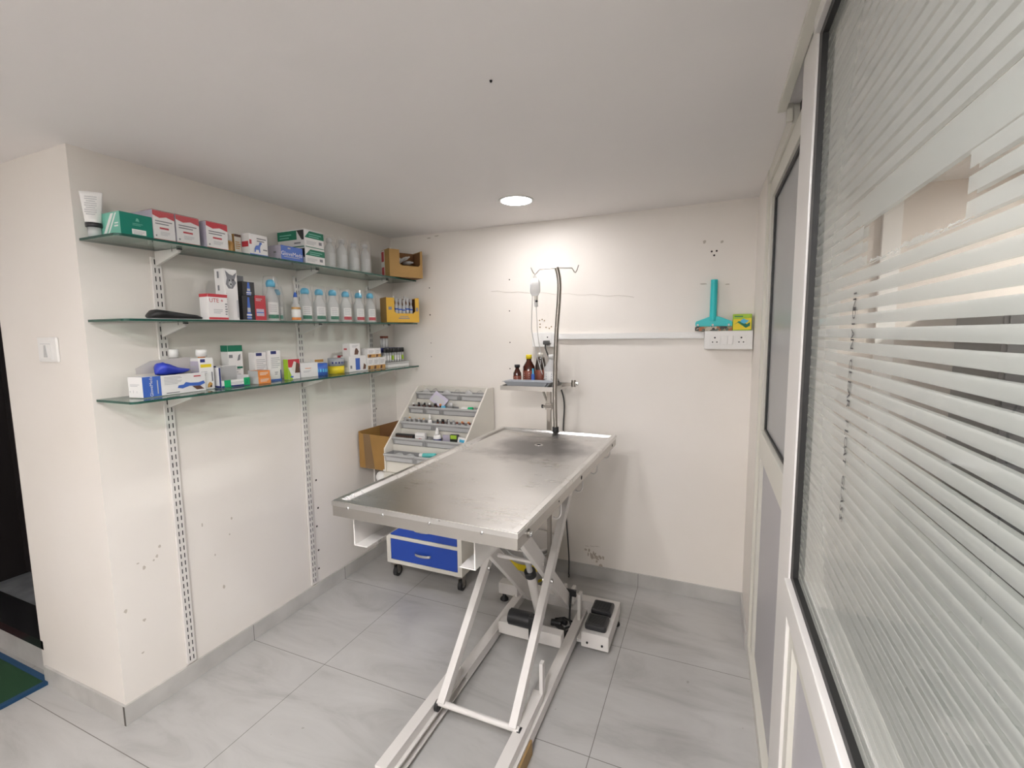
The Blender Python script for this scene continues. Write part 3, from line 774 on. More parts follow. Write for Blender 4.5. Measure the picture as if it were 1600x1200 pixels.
def capped_bottle(x, y, hgt, band, label, r=.033, tilt=0):
    z = S2(y) + EPS
    t = thing('saline_bottle', label, 'bottle', (x, y, z), 0, 'blue capped bottles on the middle shelf')
    t.rotation_euler = (tilt, 0, 0)
    bh = hgt*.82
    MB().lathe([(0, .001), (r*.92, 0), (r, .005), (r, bh*.62), (r*.94, bh*.72), (r*.55, bh*.88), (r*.50, bh), (0, bh)], 'clearpl', n=22, sx=.8).build('bottle', t)
    MB().lathe([(0, bh+.0003), (r*.58, bh+.0003), (r*.62, bh + hgt*.09), (r*.45, hgt*.98), (r*.2, hgt), (0, hgt)], 'sky', n=18).build('cap', t)
    p = MB()
    def wrapq(a0, a1, z0, z1, m, e):
        n = 6
        for k in range(n):
            u0, u1 = a0 + (a1-a0)*k/n, a0 + (a1-a0)*(k+1)/n
            p.poly([((r*.8+e)*math.cos(u0), (r+e)*math.sin(u0), z0), ((r*.8+e)*math.cos(u1), (r+e)*math.sin(u1), z0), ((r*.8+e)*math.cos(u1), (r+e)*math.sin(u1), z1), ((r*.8+e)*math.cos(u0), (r+e)*math.sin(u0), z1)], m)
    wrapq(-1.1, .45, .010, bh*.55, 'white', .0006)
    wrapq(-1.1, .45, .012, .030, band, .0010)
    for k in range(4): wrapq(-.9, .1, bh*.28 + k*.009, bh*.28 + k*.009 + .0035, 'printlt', .0010)
    p.build('label', t)
    tm = bmesh.new(); rs = []
    for k in range(8):
        q = k/7; rr = (r + .005) * (1 if q < .75 else 1 - .25*(q-.75)/.25)
        rs.append([tm.verts.new((rr*.85*math.cos(2*PI*i/22) * random.uniform(.93, 1.06), rr*math.sin(2*PI*i/22) * random.uniform(.93, 1.05), .002 + q*(hgt + .012))) for i in range(22)])
    for a, c in zip(rs, rs[1:]):
        for i in range(22): tm.faces.new([a[i], a[(i+1) % 22], c[(i+1) % 22], c[i]])
    s = MB(); s.add(tm, 'wrap', True); s.build('plastic_bag', t)
    return t
capped_bottle(.118, .655, .190, 'dkgreen', 'tallest blue-capped bottle in a plastic bag beside the red box', .033)
capped_bottle(.085, .712, .152, 'mint', 'blue-capped bottle set back behind the small yellow-labelled bottle', .028)
for x, y, hh, bd, lb in ((.145, .825, .164, 'dkgreen', 'green-banded bottle with blue cap, first after the small yellow-labelled one'), (.145, .915, .165, 'dkgreen', 'green-banded bottle with blue cap, middle one of its three'), (.145, 1.007, .168, 'dkgreen', 'green-banded bottle with blue cap, next to the red-banded ones'), (.148, 1.099, .166, 'red', 'red-banded bottle with blue cap, next to the green-banded ones'), (.150, 1.199, .166, 'red', 'red-banded bottle with blue cap, middle one of its three'), (.150, 1.296, .170, 'red', 'red-banded bottle with blue cap, beside the yellow display box')):
    capped_bottle(x, y, hh, bd, lb)
t = thing('infusion_bottle', 'slim white bottle with a dark blue neck and yellow label', 'bottle', (.182, .733, S2(.73) + EPS))
MB().lathe([(0, 0), (.019, 0), (.020, .003), (.020, .072), (.012, .084), (.010, .112), (0, .112)], 'milky', n=20).build('bottle', t)
MB().lathe([(0, .1125), (.009, .1125), (.008, .122), (.004, .135), (0, .135)], 'midblue', n=16).build('cap', t)
MB().lathe([(.0203, .006), (.0206, .007), (.0206, .016), (.0203, .017)], 'orange', n=20).lathe([(.0203, .056), (.0206, .057), (.0206, .064), (.0203, .065)], 'gold', n=20).lathe([(.0203, .020), (.0206, .021), (.0206, .052), (.0203, .053)], 'white', n=20).build('label', t)

# ------------------------------------------------------------------ lowest shelf
rz = .10
t = thing('glove_box', 'white glove box with a blue panel and a blue glove pulled out', 'box', (.160, .072, S3(.17) + .002), rz)
w, d, h = .238, .070, .072
b = MB().box((-d, 0, 0), (-d+.002, w, h), 'whitecard').box((-.002, 0, 0), (0, w, h), 'whitecard').box((-d+.002, 0, 0), (-.002, .002, h), 'whitecard').box((-d+.002, w-.002, 0), (-.002, w, h), 'whitecard').box((-d+.002, .002, 0), (-.002, w-.002, .002), 'whitecard')
b.box((-d+.002, .002, h-.002), (-.002, .055, h), 'whitecard').box((-d+.002, .002, h-.006), (-.002, w-.002, h-.0055), 'dark')
decorate(b, (d, w, h), [('F', .0, 0, .27, 1, 'midblue'), ('F', 'vtext', 'GloveMeds', .125, .50, .0155, 'white'), ('F', .21, .12, .225, .8, 'printlt'), ('F', 'lines', .32, .52, .60, .95, 6, 'printlt'), ('F', 'lines', .34, .06, .62, .16, 1, 'print'),
   ('F', 'poly', [(.52, .30), (.60, .24), (.72, .34), (.90, .30), (.99, .40), (.97, .55), (.88, .48), (.74, .50), (.66, .56), (.62, .44), (.54, .42)], 'midblue'), ('F', 'poly', [(.76, .32), (.84, .10), (.97, .10), (.90, .30)], 'skin'), ('F', .80, .80, .92, .86, 'red'), ('S', 'lines', .15, .55, .85, .68, 2, 'printlt'), ('S', .10, .25, .16, .32, 'printlt'), ('S', .35, .22, .38, .36, 'printlt'), ('S', .6, .22, .63, .32, 'printlt')])
b.build('carton', t)
MB().prism([(-d - .0006, .03, .078), (-d - .0006, w, .078), (-d - .0006, w, .132), (-d - .0006, .085, .125), (-d - .0006, .03, .100)], (-.0015, 0, 0), 'flap').build('open_flap', t)
g = MB()
def blob(b, pts, mat, seed=1, n=12, jit=.12):
    random.seed(seed); tm = bmesh.new(); rs = []
    for (c, r1, r2) in pts:
        rs.append([tm.verts.new((c[0] + r1*math.cos(2*PI*i/n)*random.uniform(1-jit, 1+jit), c[1], c[2] + r2*math.sin(2*PI*i/n)*random.uniform(1-jit, 1+jit))) for i in range(n)])
    for a, c in zip(rs, rs[1:]):
        for i in range(n): tm.faces.new([a[i], a[(i+1) % n], c[(i+1) % n], c[i]])
    tm.faces.new(rs[0][::-1]); tm.faces.new(rs[-1]); b.add(tm, mat, True)
blob(g, [((-.045, .080, h+.012), .006, .010), ((-.045, .090, h+.020), .020, .020), ((-.043, .105, h+.022), .026, .023), ((-.044, .122, h+.020), .026, .021), ((-.042, .140, h+.016), .022, .017), ((-.040, .158, h+.012), .016, .012), ((-.038, .178, h+.010), .010, .009), ((-.036, .196, h+.012), .007, .006), ((-.034, .204, h+.013), .002, .002)], 'glove', 5, 14, .22)
blob(g, [((-.052, .15, h+.010), .006, .006), ((-.06, .175, h+.008), .007, .006), ((-.062, .2, h+.006), .005, .004), ((-.062, .205, h+.006), .001, .001)], 'glove', 6)
g.build('glove', t)

t = thing('shampoo_bottle', 'round milky bottle with a white cap behind the glove box', 'bottle', (.040, .257, S3(.25) + EPS))
MB().lathe([(0, 0), (.024, 0), (.0255, .004), (.0255, .115), (.019, .128), (.014, .132), (0, .132)], 'milky', n=22).build('bottle', t)
MB().lathe([(0, .1325), (.0165, .1325), (.0165, .163), (.015, .165), (0, .165)], 'white', n=22).build('cap', t)
MB().lathe([(.0257, .030), (.0259, .031), (.0259, .105), (.0257, .106)], 'whitecard', n=22).lathe([(.0261, .058), (.0261, .066)], 'navy', n=22).lathe([(.0261, .072), (.0261, .078)], 'print', n=22).build('label', t)
t = thing('medicine_bottle', 'flat white bottle with a yellow band and a dog picture', 'bottle', (.120, .300, S3(.3) + EPS))
b = MB().box((-.055, 0, 0), (0, .060, .128), 'white', .006)
decorate(b, (.055, .060, .128), [('F', .08, .70, .82, .80, 'yellowp'), ('F', .08, .86, .40, .96, 'navy'), ('F', 'lines', .1, .45, .5, .60, 3, 'printlt'), ('F', .78, .25, .86, .55, 'print'), ('F', 'poly', [(.45, .06), (.75, .06), (.80, .18), (.62, .24), (.48, .16)], 'gold'), ('F', 'poly', [(.6, .06), (.75, .06), (.76, .14), (.64, .12)], 'skin'), ('S', .05, .04, .95, .9, 'lilac'), ('S', 'lines', .1, .1, .9, .8, 7, 'printlt')])
b.build('bottle', t)
MB().lathe([(0, 0), (.013, 0), (.013, .004), (0, .004)], 'orange', c=(-.0275, .030, .1283), n=20).lathe([(0, 0), (.020, 0), (.0195, .026), (.018, .028), (0, .028)], 'white', c=(-.0275, .030, .1326), n=24).build('cap', t)

# open tray box with green tabs
t = thing('open_display_box', 'white and navy open box with two bright green tabs', 'box', (.140, .372, S3(.4) + .0014))
w, d, h = .125, .075, .056
b = MB().box((-.0015, 0, 0), (0, w, h*.52), 'whitecard').box((-d, 0, 0), (-d+.0015, w, h*1.55), 'whitecard').box((-d+.0015, 0, 0), (-.0015, .0015, h*1.5), 'whitecard').box((-d+.0015, w-.0015, 0), (-.0015, w, h*.8), 'whitecard').box((-d+.0015, .0015, 0), (-.0015, w-.0015, .0015), 'greylight')
b.box((-d + .0016, .002, .0016), (-d + .0022, w - .002, h*1.5), 'greylight')
decorate(b, (d, w, h), [('F', 0, 0, 1, .12, 'navy'), ('F', 'lines', .2, .2, .9, .4, 2, 'printlt'), ('S', .86, 0, 1.0, 1.48, 'navy'), ('S', 0, 0, 1, .14, 'navy'), ('S', .03, .42, .16, .52, 'red')])
b.box((-d + .003, .0017, h*.9), (-.03, .0028, h*1.6), 'navy')
b.build('tray', t)
MB().box((.0003, .012, 0), (.0012, .040, .030), 'brightgreen').box((.0003, .012, 0), (.016, .040, .0012), 'brightgreen').build('green_tab', t)
b = MB().box((.0003, .100, .002), (.0012, .128, .034), 'brightgreen'); b.text('2', .022, 'dkgreen', (.0013, .114, .018), (0, 1, 0), (0, 0, 1)); b.build('green_tab', t)

carton('medicine_box', (.045, .068, .172), 'whitecard', [('F', 0, .84, 1, 1, 'dkgreen'), ('F', .05, .68, .3, .76, 'print'), ('F', 'poly', [(.6, .6), (.8, .62), (.85, .78), (.7, .74)], 'print'), ('F', 'lines', .1, .1, .8, .5, 6, 'printlt'), ('S', 0, .84, 1, 1, 'dkgreen'), ('F', .55, .40, .95, .45, 'dkgreen')], (.058, .468, S3(.5) + EPS), 'tall white box with a green top behind the open tray box')
WN = [('F', .12, .88, .62, .98, 'navy'), ('F', 'lines', .12, .42, .92, .80, 6, 'printlt'), ('F', 'lines', .4, .2, .7, .32, 2, 'print'), ('F', .9, .02, .99, .35, 'navy'), ('F', .0, .0, 1, .05, 'midblue'), ('S', .3, .10, .8, .20, 'red')]
carton('medicine_box', (.040, .060, .136), 'whitecard', WN, (.080, .578, S3(.6) + EPS), 'white box with a navy corner print, nearer one of the matching pair', group='white boxes with navy print')
carton('medicine_box', (.040, .060, .142), 'whitecard', WN, (.098, .641, S3(.66) + EPS), 'white box with a navy corner print, farther one of the matching pair', group='white boxes with navy print')
carton('medicine_box', (.062, .062, .030), 'orange', [('F', 'lines', .15, .3, .85, .8, 3, 'cream'), ('S', 0, 0, 1, 1, 'greylight')], (.162, .526, S3(.55) + EPS), 'orange flat box at the bottom of two before the navy-printed boxes', group='orange flat boxes')
carton('medicine_box', (.062, .060, .028), 'orange', [('F', 'lines', .15, .3, .85, .8, 3, 'cream'), ('S', 0, 0, 1, 1, 'greylight'), ('T', .1, .1, .9, .9, 'orange')], (.160, .527, S3(.55) + .0308), 'orange flat box on top of two before the navy-printed boxes', group='orange flat boxes')
carton('supplement_box', (.03, .068, .096), 'whitecard', [('S', 0, 0, 1, 1, 'lime'), ('F', 0, .60, 1, 1, 'red'), ('F', 'poly', [(0, 0), (.35, .0), (0, .6)], 'lime'), ('F', 'poly', [(.25, .5), (.5, .9), (.7, .85), (.55, .3)], 'cream'), ('F', 'poly', [(.55, .3), (.7, .85), (.95, .75), (1, .3)], 'skin'), ('F', .15, .08, .4, .16, 'midblue')], (.125, .718, S3(.75) + EPS), 'red and white box with a lime green side on the lowest shelf')
carton('ointment_box', (.05, .112, .072), 'whitecard', [('F', .25, .60, .6, .64, 'orange'), ('F', 'lines', .15, .35, .6, .5, 2, 'printlt'), ('S', 0, 0, 1, 1, 'lilac')], (.122, .793, S3(.85) + EPS), 'plain white long box between lime box and blue roll')
def roll(name, x, y, zf, r, h, m, label, m2=None):
    t = thing(name, label, 'bandage roll', (x, y, zf))
    b = MB().lathe([(.012, 0), (r, 0), (r, h), (.012, h)], m, n=28)
    if m2:
        for k in range(5):
            a = -1.2 + .4*k; b.box((r, -.004, h*.3), (r + .0006, .004, h*.55), m2, 0, Matrix.Rotation(a, 4, 'Z'))
    b.build('wrap', t); MB().lathe([(.010, 0), (.0118, 0), (.0118, h), (.010, h), (.010, 0)], 'kraft', n=20).build('core', t)
roll('bandage_roll', .110, .935, S3(.93) + EPS, .034, .064, 'midblue', 'bright blue bandage roll standing on the lowest shelf', 'sky')
carton('ointment_box', (.03, .06, .080), 'whitecard', [('F', 0, .82, 1, 1, 'gold'), ('F', 'lines', .1, .2, .9, .7, 4, 'printlt')], (.055, .950, S3(.96) + EPS), 'small white box with a gold top behind the blue bandage roll')
roll('bandage_roll', .095, 1.060, S3(1.06) + EPS, .043, .040, 'yellowp', 'yellow bandage roll under the grey-blue roll')
roll('bandage_roll', .095, 1.060, S3(1.06) + .0412, .043, .042, 'dish', 'grey-blue bandage roll on top of the yellow roll', 'navy')
carton('ointment_box', (.03, .055, .092), 'whitecard', [('F', 0, .75, 1, 1, 'red')], (.050, 1.120, S3(1.14) + EPS), 'small white box with a red top behind the bandage rolls')
AN = [('F', 'poly', [(.40, .10), (.75, .10), (.85, .35), (.70, .60), (.55, .62), (.45, .4)], 'skin'), ('F', 'lines', .2, .7, .8, .9, 2, 'printlt'), ('S', .2, .5, .6, .62, 'red')]
carton('medicine_box', (.06, .140, .088), 'whitecard', [('F', .36, .10, .62, .85, 'midblue'), ('F', 'poly', [(.78, .10), (.95, .10), (.98, .35), (.85, .5)], 'skin'), ('F', .05, .2, .15, .4, 'print'), ('S', .1, .3, .8, .7, 'printlt')], (.130, 1.124, S3(1.2) + EPS), 'wide white box with a blue print under the brown-animal box')
carton('medicine_box', (.055, .082, .070), 'whitecard', AN, (.128, 1.137, S3(1.2) + .0892), 'white box with a brown animal picture stacked on the wide box')
GD = [('F', 0, .02, 1, .36, 'gold'), ('F', 'poly', [(.1, .04), (.4, .04), (.5, .3), (.2, .32)], 'skin'), ('F', 'lines', .15, .5, .85, .85, 3, 'printlt')]
for y, w, zz, lb in ((1.2660, .046, 0, 'gold and white box at the bottom, touching the wide blue-printed box'), (1.3145, .054, 0, 'gold and white box at the bottom, middle of its row'), (1.3705, .054, 0, 'gold and white box at the bottom, touching the tube rack'), (1.2660, .068, .0712, 'gold and white box on top, touching the brown-animal box'), (1.3365, .050, .0712, 'gold and white box on top, farther from the brown-animal box')):
    carton('vial_box', (.048, w, .0705 if zz == 0 else .055), 'whitecard', GD, (.140, y, S3(1.33) + EPS + zz), lb, group='gold and white vial boxes')

# test tube rack
t = thing('test_tube_rack', 'low white foam tray holding dark-capped test tubes', 'tube rack', (.100, 1.425, S3(1.52) + EPS))
b = MB().box((-.05, .005, 0), (.055, .225, .018), 'white', .003).box((-.05, .005, .018), (.055, .225, .032), 'clearpl', .002); b.build('tray', t)
i = 0
for r_ in range(3):
    for c_ in range(8):
        x, y = .060 + .032*r_, 1.446 + .0255*c_
        z = S3(1.52) + .0335
        tt = thing('test_tube', 'dark-capped glass test tube standing in the white foam tray', 'test tube', (x, y, z), 0, 'capped tubes in the foam tray')
        MB().lathe([(0, 0), (.005, .001), (.0065, .006), (.0065, .060), (0, .060)], 'clearpl', n=12).lathe([(.0067, .012), (.0067, .040)], 'lime' if (c_ + r_) % 4 == 1 else 'white', n=12).build('glass_tube', tt)
        MB().lathe([(0, .0602), (.0105, .0602), (.0105, .085), (.008, .088), (0, .088)], 'navy' if r_ < 2 else 'blackgloss', n=12).build('cap', tt)
t = thing('tube_bundle', 'upright bundle of clear tubes with reddish tops over the dark caps', 'tube bundle', (.075, 1.505, S3(1.52) + .1222))
b = MB()
c = MB()
for i in range(7):
    a = 2*PI*i/6; q = 0 if i == 6 else .018
    b.lathe([(0, 0), (.0082, 0), (.0082, .060), (0, .060)], 'milky', c=(q*math.cos(a), q*math.sin(a), 0), n=12)
    c.lathe([(0, .0602), (.0084, .0602), (.0084, .074), (0, .074)], 'liquidred', c=(q*math.cos(a), q*math.sin(a), 0), n=12)
b.build('tubes', t); c.build('caps', t)

# ================================================================== EXAMINATION TABLE
TX, TY = 1.2719, .7071
tb = thing('examination_table', 'stainless steel veterinary examination table on a white scissor lift', 'examination table', (TX, TY, 0))
def child(b, name, parent=tb, label=None):
    """mesh built in room coordinates, parented to a thing at its own place"""
    o = b.build(name, parent); p = parent
    off = Vector((0, 0, 0))
    while p: off += p.location; p = p.parent
    o.data.transform(Matrix.Translation(-off))
    if label: o['label'] = label
    return o
RT = Matrix.Translation((TX, TY, 0)) @ Matrix.Rotation(-.016, 4, 'Z')
ZT, W2, L2 = .963, .3025, .600
b = MB()
tm = bmesh.new()
def loop(dx, dy, z): return [tm.verts.new((sx*(W2 - dx), sy*(L2 - dy), z)) for sx, sy in ((-1, -1), (1, -1), (1, 1), (-1, 1))]
l0, l1, l2, l3, l4 = loop(.0, .0, .9475), loop(0, 0, ZT), loop(.020, .020, ZT), loop(.030, .030, ZT - .009), loop(.10, .14, ZT - .011)
for a, c in ((l0, l1), (l1, l2), (l2, l3), (l3, l4)):
    for k in range(4): tm.faces.new([a[k], a[(k+1) % 4], c[(k+1) % 4], c[k]])
ctr = tm.verts.new((.010, .335, ZT - .0145))
for k in range(4): tm.faces.new([l4[k], l4[(k+1) % 4], ctr])
bmesh.ops.recalc_face_normals(tm, faces=tm.faces)
bmesh.ops.bevel(tm, geom=[e for e in tm.edges if abs(e.verts[0].co.z - ZT) < 1e-5 and abs(e.verts[1].co.z - ZT) < 1e-5], offset=.002, segments=2, affect='EDGES')
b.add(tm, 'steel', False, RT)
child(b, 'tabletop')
b = MB()
t_ = .0025
for lo, hi in (((-W2 + .002, -L2 + .002, .916), (W2 - .002, -L2 + .006, .9470)), ((-W2 + .002, L2 - .006, .916), (W2 - .002, L2 - .002, .9470)), ((-W2 + .002, -L2 + .006, .916), (-W2 + .006, L2 - .006, .9470)), ((W2 - .006, -L2 + .006, .916), (W2 - .002, L2 - .006, .9470))):
    b.box(lo, hi, 'steel2', 0, RT)
b.box((-W2 + .006, -L2 + .006, .940), (W2 - .006, L2 - .006, .9445), 'steel2', 0, RT)
child(b, 'edge_skirt')
b = MB(); b.lathe([(.0, .0), (.010, .0), (.012, .0006), (.017, .0012), (.019, 0.0), (.020, -.001)], 'chrome', c=(1.282, 1.042, ZT - .0135), n=28).lathe([(0, .0014), (.009, .0014)], 'dark', c=(1.282, 1.042, ZT - .0135), n=20)
child(b, 'drain')
for x in (1.023, 1.150, 1.306, 1.465):
    y = TY - L2*math.cos(.016) + (TX - x)*.016 - .0
    b = MB().cyl((x, y - .0022, .9475), (x, y + .002, .9475), .0042, 'chrome', 12); child(b, 'screw')
xs = TX + W2
for y, r_, m_ in ((1.216, .0065, 'dark'), (.689, .0075, 'dark'), (.178, .012, 'tube'), (.43, .003, 'dark')):
    xx = xs - (y - TY)*-.016 - .0022
    b = MB().cyl((xx - .002, y, .932), (xx + (.004 if m_ == 'tube' else .0012), y, .932), r_, m_, 16)
    if m_ == 'tube': b.cyl((xx + .004, y, .932), (xx + .010, y, .932), .008, 'chrome', 6)
    child(b, 'bolt')
for y in (1.255, .985, .745, .47):
    x = 1.562
    pts = [(x, y, .918), (x, y, .880)] + [(x - .016*(1 - math.cos(a)) , y - .004*math.sin(a), .880 - .020*math.sin(a)) for a in [PI*k/10 for k in range(1, 8)]]
    child(MB().tube(pts, .0028, 'whitepaint', 8), 'wire_hook')
for s, xw in ((1, .990), (-1, 1.412)):
    b = MB().box((min(xw, xw + s*.004), .165, .808), (max(xw, xw + s*.004), .50, .9155), 'whitepaint', .001)
    b.box((min(xw, xw + s*.050), .165, .805), (max(xw, xw + s*.050), .50, .8085), 'whitepaint', .001)
    child(b, 'slide_channel')

# scissor lift
b = MB(); b.box((1.085, .46, .884), (1.125, 1.28, .9155), 'whitepaint', .002).box((1.385, .46, .884), (1.425, 1.28, .9155), 'whitepaint', .002).box((1.125, .62, .890), (1.385, .66, .9155), 'whitepaint', .002)
child(b, 'top_frame')
for x in (1.118, 1.402):
    b = MB().bar((x, .435, .098), (x, 1.265, .868), .028, .042, 'whitepaint', bev=.002)
    b.cyl((x - .02, .805, .448), (x + .024, .805, .448), .010, 'chrome', 12)
    child(b, 'scissor_arm')
for x in (1.158, 1.366):
    b = MB().bar((x, 1.245, .095), (x, .445, .875), .024, .060, 'whitepaint', bev=.002); child(b, 'scissor_arm')
child(MB().cyl((1.098, .437, .100), (1.424, .437, .100), .011, 'whitepaint', 16), 'cross_tube')
child(MB().cyl((1.145, .828, .502), (1.379, .828, .502), .009, 'whitepaint', 16), 'cross_tube')
for x, s in ((1.098, -1), (1.424, 1)):
    child(MB().cyl((x - .006, .437, .086), (x + .006, .437, .086), .020, 'black', 20), 'roller')
for xa, xc in ((1.060, 1.050), (1.412, 1.404)):
    b = MB()
    inn = 1 if xa < 1.2 else -1
    xi = xa + .040 if inn > 0 else xa
    b.box((xa, .145, .058), (xa + .042, 1.30, .064), 'whitepaint', .001).box((xa, .145, .020), (xa + .042, 1.30, .026), 'whitepaint', .001)
    xo = xa if inn > 0 else xa + .036
    b.box((xo, .145, .026), (xo + .006, 1.30, .058), 'whitepaint')
    b.box((xa + (.001 if inn > 0 else .001), .66, .026), (xa + .041, 1.30, .058), 'whitepaint')
    b.box((xc, .142, .0645), (xc + .040, .63, .1005), 'whitepaint', .0015)
    child(b, 'base_rail')
child(MB().box((1.4545, .15, .0), (1.462, .46, .056), 'tan'), 'packing_board')
child(MB().box((.962, 1.272, .045), (1.608, 1.330, .105), 'whitepaint', .002), 'base_beam')
child(MB().box((1.103, .962, .045), (1.4115, 1.008, .105), 'whitepaint', .002), 'base_beam')
for x, y in ((.985, 1.296), (1.590, 1.300), (1.08, .18), (1.43, .18)):
    child(MB().lathe([(0, 0), (.023, 0), (.022, .008), (.010, .020), (.010, .046 if y > 1 else .0195), (0, .046 if y > 1 else .0195)], 'black', c=(x, y, 0), n=20), 'levelling_foot')
child(MB().box((1.432, .615, .1008), (1.446, .640, .222), 'whitepaint', .001), 'stop_post')
child(MB().box((1.432, 1.165, .0645), (1.446, 1.205, .195), 'whitepaint', .001), 'stop_post')
child(MB().box((1.070, 1.240, .0645), (1.084, 1.275, .185), 'whitepaint', .001), 'stop_post')
child(MB().box((1.335, 1.225, .1052), (1.352, 1.272, .18), 'whitepaint', .002).box((1.38, 1.225, .1052), (1.397, 1.272, .18), 'whitepaint', .002), 'pivot_bracket')
P0, P1 = Vector((1.285, 1.04, .120)), Vector((1.272, .875, .545))
dv = P1 - P0
cy_ = child(MB().cyl(P0, P0 + dv*.62, .021, 'whitepaint', 24), 'lift_cylinder')
child(MB().cyl(P0 + dv*.62, P1, .013, 'greylight', 20).cyl(P1 - Vector((.022, 0, 0)), P1 + Vector((.022, 0, 0)), .016, 'whitepaint', 16), 'piston_rod', cy_)
child(MB().cyl(P0 + dv*.60, P0 + dv*.66, .026, 'black', 24), 'collar', cy_)
b = MB().cyl((1.165, .965, .142), (1.268, .965, .142), .036, 'blackgloss', 28); b.cyl((1.160, .965, .142), (1.165, .965, .142), .030, 'blackgloss', 28)
b.box((1.268, .925, .062), (1.296, .962, .185), 'blackgloss', .006)
child(b, 'motor')
b = MB()
b.prism([(1.484, 1.035, .030), (1.484, 1.035, .100), (1.484, 1.300, .108), (1.484, 1.300, .030)], (.124, 0, 0), 'whitepaint', .002)
b.box((1.456, 1.06, .03), (1.484, 1.28, .045), 'whitepaint')
for x in (1.512, 1.580): b.cyl((x, 1.0345, .055), (x, 1.031, .055), .005, 'dark', 12)
pb = child(b, 'pedal_box')
for y0 in (1.052, 1.172):
    b = MB().box((1.494, y0, .104), (1.592, y0 + .098, .132), 'blackgloss', .010)
    for k in range(6): b.box((1.505, y0 + .015 + .012*k, .132), (1.581, y0 + .021 + .012*k, .1335), 'black')
    child(b, 'pedal', pb)
b = MB().box((1.352, 1.212, .150), (1.412, 1.224, .185), 'blackgloss', .003); child(b, 'control_unit')
b = MB().tube([(1.385, 1.214, .15), (1.383, 1.205, .09), (1.385, 1.19, .045), (1.40, 1.16, .028), (1.36, 1.13, .022), (1.32, 1.15, .022), (1.31, 1.20, .022), (1.35, 1.22, .025), (1.40, 1.20, .025), (1.41, 1.15, .025), (1.38, 1.10, .022), (1.34, 1.12, .022)], .005, 'black', 8)
b.cyl((1.30, 1.16, .026), (1.35, 1.165, .026), .016, 'black', 14).cyl((1.36, 1.13, .024), (1.40, 1.075, .024), .016, 'black', 14).cyl((1.33, 1.20, .022), (1.37, 1.185, .022), .013, 'black', 14)
child(b, 'power_lead')
# infusion pole fixed to the far rim
def smooth(P, n=6):
    P = [Vector(p) for p in P]; out = []
    for i in range(len(P) - 1):
        p0, p1, p2, p3 = P[max(i-1, 0)], P[i], P[i+1], P[min(i+2, len(P)-1)]
        for k in range(n):
            t = k/n
            out.append(.5*((2*p1) + (p2 - p0)*t + (2*p0 - 5*p1 + 4*p2 - p3)*t*t + (3*p1 - p0 - 3*p2 + p3)*t**3))
    out.append(P[-1]); return out
b = MB().tube(smooth([(1.283, 1.288, .9635), (1.280, 1.288, 1.17), (1.288, 1.288, 1.44), (1.300, 1.288, 1.60), (1.303, 1.288, 1.69), (1.297, 1.288, 1.74), (1.289, 1.288, 1.768)], 5), .0105, 'tube', 14)
b.cyl((1.283, 1.288, .9635), (1.283, 1.288, .985), .016, 'black', 16)
po = child(b, 'infusion_pole')
HK = [(1.160, 1.278, 1.776), (1.170, 1.284, 1.752), (1.178, 1.288, 1.742), (1.188, 1.288, 1.750), (1.203, 1.288, 1.765), (1.289, 1.288, 1.767), (1.366, 1.288, 1.761), (1.378, 1.288, 1.742), (1.384, 1.288, 1.739), (1.392, 1.284, 1.750), (1.401, 1.278, 1.772)]
child(MB().tube(HK, .0026, 'tube', 8), 'bottle_hook', po)

# infusion bag on the hook
t = thing('infusion_bag', 'clear infusion bag hanging from the hooked steel pole', 'infusion bag', (1.178, 1.288, 1.735))
tm = bmesh.new(); rs = []
for k in range(9):
    q = k/8; w = .027 * min(1, .55 + 2*q, .6 + 2*(1-q)); d = .012 * min(1, .3 + 2.5*q, .2 + 3*(1-q))
    rs.append([tm.verts.new((w*math.copysign(abs(math.cos(2*PI*i/20))**.6, math.cos(2*PI*i/20)), d*math.sin(2*PI*i/20), -.012 - .085*q)) for i in range(20)])
for a, c in zip(rs, rs[1:]):
    for i in range(20): tm.faces.new([a[i], a[(i+1) % 20], c[(i+1) % 20], c[i]])
tm.faces.new(rs[0]); tm.faces.new(rs[-1][::-1]); bmesh.ops.recalc_face_normals(tm, faces=tm.faces)
b = MB(); b.add(tm, 'milky', True); b.tube([(0, 0, .003), (.006, 0, -.003), (.005, 0, -.013)], .0018, 'milky', 6).tube([(0, 0, .003), (-.006, 0, -.003), (-.005, 0, -.013)], .0018, 'milky', 6)
b.build('bag', t)
b = MB().cyl((.004, 0, -.098), (.004, 0, -.116), .010, 'cream', 14).cyl((.004, 0, -.116), (.006, 0, -.150), .0085, 'milky', 14).cyl((.010, -.009, -.120), (.012, -.009, -.128), .006, 'black', 10)
b.build('drip_chamber', t)
b = MB().tube(smooth([(-.014, 0, -.095), (-.016, 0, -.14), (-.022, .01, -.20), (-.030, .03, -.27), (-.022, .06, -.36), (-.020, .10, -.43), (-.012, .14, -.50)], 5), .0022, 'white', 6)
b.tube(smooth([(.006, 0, -.150), (.004, .01, -.20), (.001, .03, -.28), (.004, .06, -.37), (.010, .10, -.46), (.002, .13, -.515), (-.004, .14, -.522)], 5), .0022, 'white', 6)
b.build('drip_line', t)

